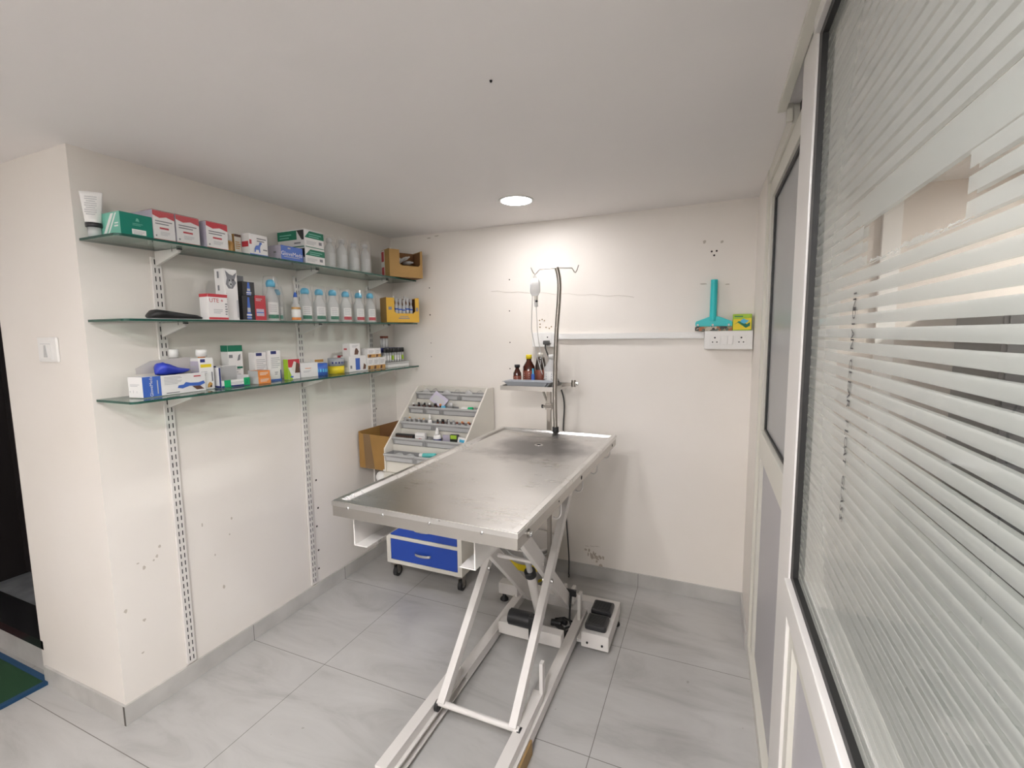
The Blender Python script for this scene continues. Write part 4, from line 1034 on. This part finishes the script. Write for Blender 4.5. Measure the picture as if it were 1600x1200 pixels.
# ================================================================== INSTRUMENT STAND, DISH, BOTTLES
st = thing('instrument_stand', 'stainless tray stand on a steel post behind the table', 'instrument stand', (1.205, 1.40, 0))
b = MB(); x0, x1, y0, y1, zt = .955, 1.262, 1.345, 1.600, 1.154
b.box((x0, y0, zt), (x1, y1, zt + .003), 'steel2').box((x0, y0, zt + .003), (x1, y0 + .003, zt + .024), 'steel2').box((x0, y1 - .003, zt + .003), (x1, y1, zt + .024), 'steel2').box((x0, y0 + .003, zt + .003), (x0 + .003, y1 - .003, zt + .024), 'steel2').box((x1 - .003, y0 + .003, zt + .003), (x1, y1 - .003, zt + .024), 'steel2')
child(b, 'tray', st)
b = MB().bar((1.195, 1.45, .0), (1.195, 1.45, 1.1535), .022, .022, 'tube', (0, 1, 0), .002)
child(b, 'post', st)
child(MB().bar((1.160, 1.45, 1.148), (1.186, 1.45, 1.075), .020, .006, 'tube', (1, 0, .5)), 'brace', st)
b = MB().cyl((1.165, 1.438, 1.062), (1.225, 1.438, 1.062), .006, 'tube', 12).cyl((1.165, 1.438, 1.062), (1.158, 1.438, 1.062), .010, 'blackgloss', 12).cyl((1.225, 1.438, 1.062), (1.232, 1.438, 1.062), .010, 'blackgloss', 12).box((1.178, 1.436, 1.045), (1.212, 1.464, 1.080), 'tube', .002)
child(b, 'clamp', st)
b = MB().bar((1.262, 1.47, 1.178), (1.338, 1.47, 1.186), .012, .018, 'tube').cyl((1.325, 1.47, 1.170), (1.325, 1.47, 1.205), .012, 'tube', 14).cyl((1.338, 1.47, 1.186), (1.350, 1.47, 1.186), .009, 'chrome', 12)
child(b, 'side_clamp', st)
child(MB().box((1.165, 1.44, 0), (1.36, 1.46, .03), 'tube', .003).box((1.187, 1.36, 0), (1.207, 1.56, .03), 'tube', .003), 'foot_cross', st)

t = thing('instrument_dish', 'blue-grey plastic dish with a raised rim on the steel tray', 'dish', (1.100, 1.405, zt + .0035))
tm = bmesh.new()
def rl(w, d, z): return [tm.verts.new((sx*w, sy*d, z)) for sx, sy in ((-1, -1), (1, -1), (1, 1), (-1, 1))]
q = [rl(.098, .042, 0), rl(.130, .052, .040), rl(.136, .056, .042), rl(.136, .056, .0435), rl(.128, .050, .0425), rl(.098, .041, .004)]
tm.faces.new(q[0][::-1])
for a, c in zip(q, q[1:]):
    for k in range(4): tm.faces.new([a[k], a[(k+1) % 4], c[(k+1) % 4], c[k]])
tm.faces.new(q[-1]); bmesh.ops.recalc_face_normals(tm, faces=tm.faces)
bmesh.ops.bevel(tm, geom=[e for e in tm.edges if abs(e.verts[0].co.z - e.verts[1].co.z) > .003], offset=.010, segments=3, affect='EDGES')
b = MB(); b.add(tm, 'dish', False); b.build('dish', t)
tag(place(MB().cyl((0, -.012, .008), (0, .012, .008), .007, 'black', 12).cyl((0, .012, .008), (0, .03, .008), .002, 'chrome', 8).build('clip_tool'), (1.02, 1.395, zt + .008)), 'small black-ended tool lying in the blue-grey dish', 'tool')

def liquid_bottle(name, x, y, r, hgt, mb, mc, lab, label, cw=.55, neck=.55):
    t = thing(name, label, 'bottle', (x, y, zt + .0035))
    MB().lathe([(0, 0), (r*.95, 0), (r, .004), (r, hgt*.62), (r*neck, hgt*.80), (r*neck*.9, hgt*.87), (0, hgt*.87)], mb, n=24).build('bottle', t)
    MB().lathe([(0, hgt*.872), (r*cw, hgt*.872), (r*cw, hgt*.99), (r*cw*.9, hgt), (0, hgt)], mc, n=20).build('cap', t)
    if lab:
        b = MB().lathe([(r + .0003, hgt*.12), (r + .0007, hgt*.125), (r + .0007, hgt*.50), (r + .0003, hgt*.505)], lab[0], n=24)
        for k in range(4): 
            a0 = -PI/2 - .5; 
            b.poly([((r+.0012)*math.cos(a0), (r+.0012)*math.sin(a0), hgt*(.2+.07*k)), ((r+.0012)*math.cos(a0+.9), (r+.0012)*math.sin(a0+.9), hgt*(.2+.07*k)), ((r+.0012)*math.cos(a0+.9), (r+.0012)*math.sin(a0+.9), hgt*(.23+.07*k)), ((r+.0012)*math.cos(a0), (r+.0012)*math.sin(a0), hgt*(.23+.07*k))], lab[1])
        b.build('label', t)
    return t
liquid_bottle('medicine_bottle', 1.050, 1.530, .034, .178, 'brownglass', 'yellowp', ('liquidred', 'white'), 'brown glass bottle with a yellow cap on the steel tray', .5, .45)
liquid_bottle('medicine_bottle', .998, 1.482, .022, .125, 'brownglass', 'blackgloss', ('liquidred', 'cream'), 'small brown bottle with a black cap, left of the yellow-capped one', .7, .5)
liquid_bottle('medicine_bottle', 1.118, 1.535, .030, .188, 'darkbottle', 'cream', ('liquidred', 'print'), 'tall dark bottle with a cream cap between yellow-capped and white bottles', .45, .8)
t = liquid_bottle('spirit_bottle', 1.190, 1.500, .036, .180, 'milky', 'white', ('white', 'navy'), 'white translucent bottle with a white cap nearest the pole', .4, .38)
b = MB().cyl((0, 0, 0), (.0, 0, .075), .010, 'midblue', 14).cyl((0, 0, .075), (0, 0, .105), .005, 'sky', 12)
tag(place(b.build('syringe'), (1.096, 1.470, zt + .0035)), 'upright blue syringe cover between the bottles on the steel tray', 'syringe')

# ================================================================== BUCKET
t = thing('bucket', 'white plastic bucket with a yellow band under the steel tray', 'bucket', (1.050, 1.530, 0))
b = MB(); h = .245
pr = [(0, .004), (.085, .004), (.088, .0), (.092, .004), (.145, h), (.152, h), (.152, h + .010), (.142, h + .010), (.088, .008), (0, .008)]
b.lathe(pr, 'whitepaint', n=40)
for z0, z1 in ((.115, .160), (.040, .058)):
    n = 24
    for k in range(n):
        a0, a1 = 2*PI*k/n, 2*PI*(k+1)/n
        if z0 < .1 and k % 3: continue
        rr = lambda z: .0925 + (z - .004)*(.145 - .092)/(h - .004) + .0006
        b.poly([(rr(z0)*math.cos(a0), rr(z0)*math.sin(a0), z0), (rr(z0)*math.cos(a1), rr(z0)*math.sin(a1), z0), (rr(z1)*math.cos(a1), rr(z1)*math.sin(a1), z1), (rr(z1)*math.cos(a0), rr(z1)*math.sin(a0), z1)], 'yellowp')
b.build('pail', t)
MB().tube([(.153*math.cos(a), .153*math.sin(a), h - .012 - .02*math.sin(a)**2) for a in [PI + .2 + PI*1.0*k/20 for k in range(19)]], .003, 'greylight', 8).build('handle', t)

# ================================================================== DRAWER CART AND TIERED RACK
ct = thing('drawer_cart', 'cream steel cart with royal blue drawers on black castors', 'drawer cart', (.5, 1.46, 0))
X0, X1, YF, YK = .245, .755, 1.238, 1.685
b = MB().box((X0, YF + .012, .105), (X1, YK, .655), 'cream', .003)
b.box((X0, YF, .105), (X0 + .028, YF + .012, .655), 'cream', .001).box((X1 - .028, YF, .105), (X1, YF + .012, .655), 'cream', .001)
for z0, z1 in ((.105, .128), (.257, .278), (.400, .415), (.525, .655)): b.box((X0 + .028, YF, z0), (X1 - .028, YF + .012, z1), 'cream', .001)
b.box((X1, 1.29, .135), (X1 + .0008, 1.62, .142), 'dark')
child(b, 'cart_body', ct)
for z0, z1 in ((.130, .255), (.280, .398), (.417, .523)):
    o = child(MB().box((X0 + .030, YF + .001, z0), (X1 - .030, YF + .0115, z1), 'blue', .001), 'drawer', ct)
    zc = z0 + (z1 - z0)*.55
    hb = MB().prism([(.5 + .055*math.cos(a)*1.0, YF - .002 - .020*math.sin(a), zc) for a in [PI*k/12 for k in range(13)]] + [(.5 + .045*math.cos(a), YF - .001 - .012*math.sin(a), zc) for a in [PI*k/12 for k in range(12, -1, -1)]], (0, 0, -.014), 'chrome')
    child(hb, 'handle', o)
for x, y in ((.278, 1.272), (.722, 1.272), (.278, 1.648), (.722, 1.648)):
    o = child(MB().lathe([(0, .1045), (.026, .1045), (.028, .098), (.028, .090), (.022, .086), (0, .086)], 'tube', c=(x, y, 0), n=24).box((x - .016, y + .002, .028), (x - .012, y + .030, .088), 'tube').box((x + .012, y + .002, .028), (x + .016, y + .030, .088), 'tube'), 'castor', ct)
    child(MB().cyl((x - .011, y + .018, .032), (x + .011, y + .018, .032), .032, 'black', 24).cyl((x - .0115, y + .018, .032), (x + .0115, y + .018, .032), .014, 'greylight', 16), 'wheel', o)

b = MB(); blob(b, [((.205, 1.238, .614), .010, .012), ((.208, 1.246, .616), .030, .030), ((.206, 1.262, .614), .036, .036), ((.210, 1.280, .614), .032, .032), ((.212, 1.292, .614), .010, .010)], 'white', 9, 14, .05)
b.tube([(.2455, 1.30, .640), (.225, 1.295, .648), (.208, 1.28, .648)], .008, 'white', 10).tube([(.2455, 1.30, .585), (.225, 1.295, .585), (.208, 1.28, .590)], .008, 'white', 10)
child(b, 'push_handle', ct, 'white plastic push handle')

rk = thing('tiered_drawer_rack', 'white sloping rack of five grey bin tiers on top of the cart', 'storage rack', (.5, 1.46, .6556))
b = MB()
ps = lambda x: [(x, 1.245, .656), (x, 1.245, .795), (x, 1.600, 1.125), (x, 1.685, 1.122), (x, 1.685, .656)]
child(MB().prism(ps(.246), (.010, 0, 0), 'cream', .001), 'side_panel', rk)
child(MB().prism(ps(.744), (.010, 0, 0), 'cream', .001), 'side_panel', rk)
child(MB().box((.2562, 1.675, .656), (.7438, 1.685, 1.120), 'cream'), 'back_panel', rk)
child(MB().box((.2562, 1.255, .656), (.7438, 1.263, .724), 'cream').box((.2562, 1.263, .656), (.7438, 1.6745, .664), 'cream'), 'front_panel', rk)
TY_ = [1.572 - .0860*i for i in range(5)]; TZ_ = [1.090 - .0800*i for i in range(5)]
b = MB()
for i in range(5):
    b.box((.2562, TY_[i] + .0905, TZ_[i] - .045), (.7438, TY_[i] + .0935, TZ_[i] + .036 if i else TZ_[i] + .02), 'cream')
    b.box((.2562, TY_[i] + .008, TZ_[i] - .048), (.7438, TY_[i] + .0905, TZ_[i] - .0455), 'cream')
child(b, 'riser_steps', rk)
SPL = [(3, (.258, .42, .575, .742)), (3, (.258, .375, .495, .742)), (2, (.258, .490, .742)), (2, (.258, .485, .742)), (2, (.258, .470, .742))]
BIN = {}
for i in range(5):
    xs_ = SPL[i][1]
    for k in range(len(xs_) - 1):
        a, c = xs_[k] + .0008, xs_[k+1] - .0008; y0, z1 = TY_[i], TZ_[i]; z0 = z1 - .044; y1 = y0 + .0885
        b = MB().box((a, y0 + .010, z0), (c, y1, z0 + .002), 'greysteel')
        b.prism([(a, y0 + .010, z0), (a, y0 + .004, z1 - .014), (a, y0 - .004, z1 - .012), (a, y0 - .004, z1), (a, y0 + .012, z1), (a, y0 + .014, z0)], (c - a, 0, 0), 'greysteel')
        b.box((a, y0 - .0045, z1 - .006), (c, y0 + .010, z1 + .0006), 'greylight')
        b.box((a, y0 + .0125, z0 + .002), (a + .0015, y1, z1 - .001), 'greysteel').box((c - .0015, y0 + .0125, z0 + .002), (c, y1, z1 - .001), 'greysteel').box((a + .0015, y1 - .0015, z0 + .002), (c - .0015, y1, z1 - .001), 'greysteel')
        b.box((a + .016, y0 + .0018, z0 + .006), (c - .016, y0 + .0075, z1 - .018), 'greylight')
        child(b, 'bin', rk)
def bz(i): return TZ_[i] - .0415
def by(i, q=.05): return TY_[i] + q
# things lying in the bins
def vial(i, x, q, hh, mb, mc, label, group, r=.0075):
    t = thing('vial', label, 'vial', (x, by(i, q), bz(i)), 0, group)
    MB().lathe([(0, 0), (r, 0), (r, hh*.7), (r*.6, hh*.8), (0, hh*.8)], mb, n=14).build('body', t)
    MB().lathe([(0, hh*.802), (r*.85, hh*.802), (r*.85, hh), (0, hh)], mc, n=14).build('cap', t)
random.seed(11)
for k in range(9): vial(1, .272 + .020*k + random.uniform(-.003, .003), .035 + .022*(k % 2), .058 + random.uniform(0, .006), 'brownglass', 'blackgloss' if k % 3 else 'white', 'dark glass vial standing in the second bin tier from the top', 'dark vials in the second tier')
vial(1, .462, .045, .060, 'brownglass', 'orange', 'dark vial with an orange cap at the end of the dark vials', None)
for k in range(9): vial(2, .268 + .017*k, .030 + .026*(k % 2), .055 + random.uniform(0, .010), 'milky', 'gold' if k % 2 else 'greylight', 'pale vial standing in the middle bin tier', 'pale vials in the middle tier')
for k in range(6): vial(2, .500 + .019*k, .035 + .022*(k % 2), .056 + random.uniform(0, .010), 'brownglass' if k < 4 else 'milky', 'blackgloss' if k < 4 else 'greylight', 'dark-capped vial beyond the white dropper of the middle tier' if k < 4 else 'grey-capped pale vial beyond the dark-capped ones', 'dark vials in the middle tier' if k < 4 else 'grey-capped vials in the middle tier')
for k in range(5): vial(2, .632 + .021*k, .035 + .024*(k % 2), .054, 'milky', 'orange' if k % 2 else 'liquidred', 'pale vial with a reddish cap near the end of the middle tier', 'reddish-capped vials in the middle tier')
def dropper(i, x, q, hh, r, mlabel, label):
    t = thing('dropper_bottle', label, 'bottle', (x, by(i, q), bz(i)))
    b = MB().lathe([(0, 0), (r, 0), (r, hh*.52), (r*.75, hh*.62), (0, hh*.62)], 'white', n=20)
    if mlabel: b.lathe([(r + .0004, hh*.30), (r + .0004, hh*.42)], 'navy', n=20).lathe([(r + .0004, hh*.12), (r + .0004, hh*.22)], 'lilac', n=20)
    b.build('bottle', t)
    MB().lathe([(0, hh*.622), (r*.55, hh*.622), (r*.5, hh*.78), (r*.18, hh), (0, hh)], 'white', n=16).build('nozzle', t)
dropper(2, .438, .045, .088, .013, False, 'white dropper bottle between the pale and dark vials of the middle tier')
dropper(3, .545, .040, .108, .022, True, 'white dropper bottle with navy label in the second lowest tier')
b = MB().box((-.052, -.002, 0), (.052, .002, .070), 'lilac')
b.box((-.040, -.0026, .012), (.040, -.0020, .05), 'printlt')
o = tag(place(b.build('foil_pouch'), (.430, by(1, .040), bz(1) + .056)), 'silver-lilac pouch leaning across the second tier from the top', 'pouch'); o.rotation_euler = (-.5, .55, 0)
t = thing('squeeze_dropper', 'clear dropper with a wide pale cap in the second tier', 'dropper', (.535, by(1, .045), bz(1)))
MB().lathe([(0, 0), (.012, 0), (.012, .045), (0, .045)], 'milky', n=16).build('body', t); MB().lathe([(0, .0452), (.016, .0452), (.014, .062), (.007, .070), (0, .070)], 'greylight', n=16).build('cap', t)
tag(place(MB().lathe([(0, 0), (.014, 0), (.013, .018), (0, .018)], 'sky', n=18).cyl((0, 0, -.03), (0, 0, 0), .010, 'milky', 14).build('blue_cap_tube'), (.487, by(1, .038), bz(1) + .031)), 'short tube with a sky blue cap beside the silver-lilac pouch', 'tube')
tag(place(MB().box((-.05, -.012, 0), (.05, .012, .050), 'cream', .002).build('ointment_carton'), (.640, by(1, .060), bz(1))), 'cream carton lying in the second tier beside a green tube', 'box')
t = thing('ointment_tube', 'green and white ointment tube lying in the second tier', 'tube', (.665, by(1, .030), bz(1) + .040))
MB().cyl((-.045, 0, 0), (0, 0, 0), .009, 'white', 14).build('tube', t); MB().cyl((.0002, 0, 0), (.03, 0, .002), .011, 'brightgreen', 14).build('cap', t)
MB().box((-.045, -.008, -.040), (.03, .008, -.0118), 'cream').build('carton_under', t)
for k, x in enumerate((.300, .365, .455, .530, .612, .690)):
    o = MB(); blob(o, [((0, -.028, .0), .006, .004), ((0, -.018, .010), .022, .014), ((0, .0, .016), .028, .020 + .004*(k % 2)), ((0, .016, .012), .022, .016), ((0, .028, .004), .006, .004)], 'wrap' if k % 2 else 'clearpl', 20 + k, 12, .2)
    tag(place(o.build('plastic_pouch'), (x, by(0, .052), bz(0) + .023), PI/2), 'crumpled clear plastic pouch in the topmost bin tier', 'pouch', 'clear pouches in the topmost tier')
b = MB().box((-.064, -.011, 0), (.064, .011, .058), 'blackgloss', .002)
for k in range(9): b.box((-.060 + .0135*k, -.0118, .012), (-.052 + .0135*k, -.0108, .050), 'skin')
tag(place(b.build('ampoule_strip'), (.326, by(3, .036), bz(3))), 'dark ridged strip of ampoules standing in the second lowest tier', 'ampoule strip')
b = MB().box((-.032, -.012, 0), (.032, .012, .072), 'whitecard', .001)
for u in (-.015, .010): b.lathe([(0, 0), (.005, 0)], 'red', n=10, xf=Matrix.Translation((u, -.0126, .036)) @ Matrix.Rotation(PI/2, 4, 'X'))
b.box((-.008, -.0124, .030), (.006, -.0120, .042), 'red').box((-.025, -.0124, .052), (.025, -.0120, .056), 'printlt').box((-.025, -.0124, .014), (.018, -.0120, .018), 'printlt')
tag(place(b.build('test_kit_box'), (.436, by(3, .034), bz(3)), .08), 'white box with red marks beside the dark ampoule strip', 'box')
tag(place(MB().box((-.03, -.004, 0), (.03, .004, .066), 'lilac', .002).build('foil_sachet'), (.600, by(3, .060), bz(3)), -.1), 'lilac sachet standing behind the navy-labelled dropper bottle', 'sachet')
tag(place(MB().box((-.024, -.010, 0), (.024, .010, .074), 'black', .002).box((-.02, -.0106, .05), (.018, -.0100, .072), 'lime').build('medicine_pack'), (.652, by(3, .052), bz(3)), .1), 'lime and black pack in the second lowest tier', 'pack')
o = tag(place(MB().box((-.032, -.006, 0), (.032, .006, .062), 'whitecard', .003).box((-.030, -.0066, .004), (.008, -.0060, .024), 'sky').box((-.020, -.0066, .036), (.026, -.0060, .052), 'sky').build('wet_wipe_pack'), (.708, by(3, .035), bz(3)), .1), 'white and sky blue pouch at the end of the second lowest tier', 'pouch'); o.rotation_euler = (-.1, .15, 0)
t = thing('ointment_tube', 'teal tube with a white cap lying in the lowest tier', 'tube', (.520, by(4, .045), bz(4) + .040))
MB().cyl((-.020, 0, 0), (.060, .004, .008), .014, 'tealtube', 18, .012).build('tube', t); MB().cyl((-.0202, 0, 0), (-.042, 0, -.001), .013, 'white', 18).build('cap', t); MB().box((-.045, -.012, -.040), (.06, .014, -.0145), 'clearpl').build('pouch_under', t)
for k, x in enumerate((.325, .405)):
    o = MB(); blob(o, [((0, -.034, .0), .006, .004), ((0, -.018, .006), .022, .012), ((0, .0, .008), .026, .014), ((0, .020, .006), .022, .012), ((0, .034, .002), .006, .004)], 'clearpl', 40 + k, 12, .15)
    tag(place(o.build('plastic_pouch'), (x, by(4, .052), bz(4) + .018), PI/2), 'flat clear pouch lying in the lowest tier before the teal tube', 'pouch', 'clear pouches in the lowest tier')

# cardboard box wedged between the wall and the rack
t = thing('cardboard_box', 'open brown cardboard box with a tape strip wedged beside the sloping rack', 'box', (.125, 1.30, .645))
w0, w1, d, h = -.110, .1165, .20, .225
b = MB().prism([(w0, 0, .0), (w1, 0, -.004), (w1, 0, h - .018), (w0 + .02, 0, h - .012), (w0, 0, h)], (0, .003, 0), 'card')
b.prism([(w0, .003, 0), (w0, d, 0), (w0, d, h), (w0, .003, h)], (.003, 0, 0), 'card')
b.prism([(w1, .003, 0), (w1, d, 0), (w1, d, h), (w1, .003, h - .018)], (-.003, 0, 0), 'cardin')
b.prism([(w0 + .003, d, 0), (w1 - .003, d, 0), (w1 - .003, d, h + .062), (w0 + .003, d, h)], (0, -.003, 0), 'cardin')
b.box((w0 + .003, .003, 0), (w1 - .003, d - .003, .003), 'card')
b.prism([(w0 + .045, -.0006, .0), (w0 + .115, -.0006, .0), (w0 + .085, -.0006, h - .014), (w0 + .035, -.0006, h - .014)], (0, .0004, 0), 'tape')
b.build('carton', t)

# ================================================================== BACK WALL FITTINGS
b = MB().box((1.1665, D - .022, 1.418), (1.9535, D - .0004, 1.450), 'white', .001); b.box((1.1665, D - .0224, 1.4225), (1.9535, D - .0219, 1.4235), 'printlt')
tag(b.build('cable_trunking'), 'white plastic cable trunking running along the back wall', 'cable trunking')
def socket_face(b, cx, cz, yf, s=1.0):
    b.box((cx - .024*s, yf - .0012, cz - .024*s), (cx + .024*s, yf, cz + .024*s), 'white', .001)
    for dx, dz, r_ in ((0, .012, .0042), (-.010, -.010, .0032), (.010, -.010, .0032)):
        b.lathe([(0, 0), (r_*s, 0)], 'dark', n=12, xf=Matrix.Translation((cx + dx*s, yf - .0016, cz + dz*s)) @ Matrix.Rotation(PI/2, 4, 'X'))
def switch_face(b, cx, cz, yf, s=1.0):
    b.box((cx - .011*s, yf - .0030, cz - .022*s), (cx + .011*s, yf, cz + .022*s), 'white', .0012)
yf = D - .050
t = thing('socket_box', 'white surface socket box beside the turquoise wiper, under the green soap box', 'socket', (2.065, D, 1.41))
b = MB().box((1.9555, yf, 1.363), (2.1765, D - .0004, 1.4555), 'white', .004); child(b, 'back_box', t)
for x in (2.005, 2.125):
    b = MB(); socket_face(b, x, 1.409, yf - .0004); child(b, 'socket_outlet', t)
for x in (2.051, 2.076):
    b = MB(); switch_face(b, x, 1.409, yf - .0004); child(b, 'switch', t)
t = thing('socket_box', 'white surface socket box behind the steel pole with a plug in it', 'socket', (1.095, D, 1.41))
child(MB().box((1.022, yf, 1.374), (1.1655, D - .0004, 1.4585), 'white', .004), 'back_box', t)
b = MB(); socket_face(b, 1.118, 1.419, yf - .0004); child(b, 'socket_outlet', t)
b = MB(); switch_face(b, 1.070, 1.416, yf - .0004); child(b, 'switch', t)
t = thing('plug_lead', 'dark plug and grey lead running down the back wall to the table', 'plug lead', (1.118, yf, 1.40))
b = MB().box((1.102, yf - .040, 1.388), (1.136, yf - .002, 1.412), 'cable', .006); child(b, 'plug', t)
b = MB().tube(smooth([(1.115, yf - .030, 1.390), (1.118, yf - .030, 1.36), (1.142, D - .03, 1.26), (1.176, D - .012, 1.16), (1.205, D - .008, 1.05), (1.200, D - .008, .88), (1.206, D - .008, .60), (1.216, D - .008, .38), (1.236, D - .012, .12), (1.238, D - .020, .010), (1.245, D - .035, .0055), (1.25, D - .06, .0055)], 6), .0042, 'cable', 8); child(b, 'lead', t)
# screw-hole marks over the first box are drilled plugs
for k, (x, z) in enumerate(((1.052, 1.53), (1.068, 1.535), (1.082, 1.528), (1.055, 1.49), (1.092, 1.488), (1.112, 1.482), (1.125, 1.492), (1.055, 1.508))):
    o = MB().lathe([(0, 0), (.0035, 0), (.003, .004), (0, .004)], 'tan', n=10, xf=Matrix.Rotation(PI/2, 4, 'X')).build('wall_plug')
    tag(place(o, (x, D - .0005, z)), 'small tan wall plug above the socket box behind the pole', 'wall plug', 'wall plugs above the socket box')

# turquoise wiper
t = thing('floor_wiper', 'turquoise plastic wiper head standing on the cable trunking', 'wiper', (1.997, D - .012, 1.4562))
b = MB().prism([(-.086, 0, .022), (.086, 0, .022), (.086, 0, .046), (.022, 0, .072), (-.018, 0, .072), (-.086, 0, .046)], (0, -.024, 0), 'teal', .003)
b.build('head', t)
MB().cyl((-.004, -.014, .050), (-.003, -.012, .255), .0165, 'teal', 20).build('handle_socket', t)
MB().box((-.087, -.026, .0), (.087, -.002, .0215), 'pattern', .002).build('mottled_band', t)
for x in (-.074, -.004, .070): MB().cyl((x, -.0242, .029), (x, -.0290, .029), .0055, 'white', 14).build('stud', t)
b = MB().box((-.042, -.030, 0), (.042, .002, .080), 'lime', .0015)
b.poly([(-.040, -.0305, .004), (.040, -.0305, .004), (.040, -.0305, .060), (-.040, -.0305, .055)], 'yellowp')
def pg(pts, m, l): b.poly([(x, -.0305 - l, z) for x, z in pts], m)
pg([(-.034, .030), (-.020, .038), (.0, .024), (.016, .012), (.034, .022), (.034, .040), (.020, .030), (.004, .040), (-.016, .046)], 'dkgreen', .0003)
pg([(-.010, .046), (.004, .058), (.020, .050), (.030, .050), (.022, .040), (.008, .032), (-.004, .038)], 'sky', .0006)
pg([(-.036, .066), (.002, .066), (.002, .071), (-.036, .071)], 'dkgreen', .0003)
tag(place(b.build('soap_box'), (2.126, D - .014, 1.4561), .03), 'lime and yellow soap box with a blue-green leaf print on the socket box', 'box')

# switch on the wall by the doorway
t = thing('wall_switch', 'single white light switch on the wall beside the dark doorway', 'light switch', (-.240, 0, 1.413))
MB().box((-.064, -.010, -.045), (.064, -.0004, .045), 'white', .004).build('plate', t)
b = MB().box((-.040, -.0125, -.034), (.030, -.0102, .034), 'white', .001).box((-.040, -.0129, .020), (.030, -.0125, .0215), 'printlt')
b.prism([(-.010, -.0128, .016), (-.002, -.0128, .016), (.006, -.0128, -.028), (-.016, -.0128, -.028)], (0, -.002, 0), 'greylight'); b.build('rocker', t)

# door mat by the step
t = thing('door_mat', 'green and dark red mat with blue border before the doorway step', 'mat', (-1.05, -.25, 0))
b = MB()
def patch(b, x0, x1, y0, y1, m): b.box((x0, y0, .0), (x1, y1, .014), m, .002)
patch(b, .02, .485, .085, .235, 'matgreen'); patch(b, .02, .485, -.05, .0845, 'matred'); patch(b, .02, .485, -.30, -.0505, 'matgreen'); patch(b, -.40, .0195, -.30, .235, 'matred')
b.build('pile', t)
MB().box((.4855, -.32, 0), (.507, .257, .015), 'matblue', .002).box((-.42, .2355, 0), (.485, .257, .015), 'matblue', .002).box((-.42, -.32, 0), (.485, -.3005, .015), 'matblue', .002).build('border', t)

# marks on the ceiling
tag(place(MB().lathe([(0, 0), (.004, 0), (.003, -.004), (0, -.004)], 'dark', n=10).build('ceiling_screw'), (1.448, .236, H)), 'tiny dark screw head in the middle of the ceiling', 'screw', 'screws in the ceiling')

# ================================================================== CAMERA, WORLD, VIEW
cam = bpy.data.cameras.new('camera'); co = bpy.data.objects.new('camera', cam); COL.objects.link(co)
cam.sensor_width = 36; cam.sensor_fit = 'HORIZONTAL'; cam.lens = 36*726.46/1600; cam.clip_start = .01; cam.clip_end = 50
r_, u_, f_ = Vector((.920185, .391316, -.011461)), Vector((-.030797, .101542, .994354)), Vector((-.390271, .914637, -.105489))
co.matrix_world = Matrix(((r_.x, u_.x, -f_.x, 1.98585), (r_.y, u_.y, -f_.y, -.9097), (r_.z, u_.z, -f_.z, 1.448), (0, 0, 0, 1)))
SC.camera = co
wd = bpy.data.worlds.new('world'); SC.world = wd; wd.use_nodes = True
wd.node_tree.nodes['Background'].inputs[0].default_value = (.8, .8, .8, 1); wd.node_tree.nodes['Background'].inputs[1].default_value = .05
SC.view_settings.view_transform = 'Standard'; SC.view_settings.look = 'None'; SC.view_settings.gamma = 1; SC.view_settings.exposure = 1.7
SC.cycles.max_bounces = 10; SC.cycles.transparent_max_bounces = 24; SC.cycles.caustics_reflective = False; SC.cycles.caustics_refractive = False
SC.cycles.sample_clamp_indirect = 4
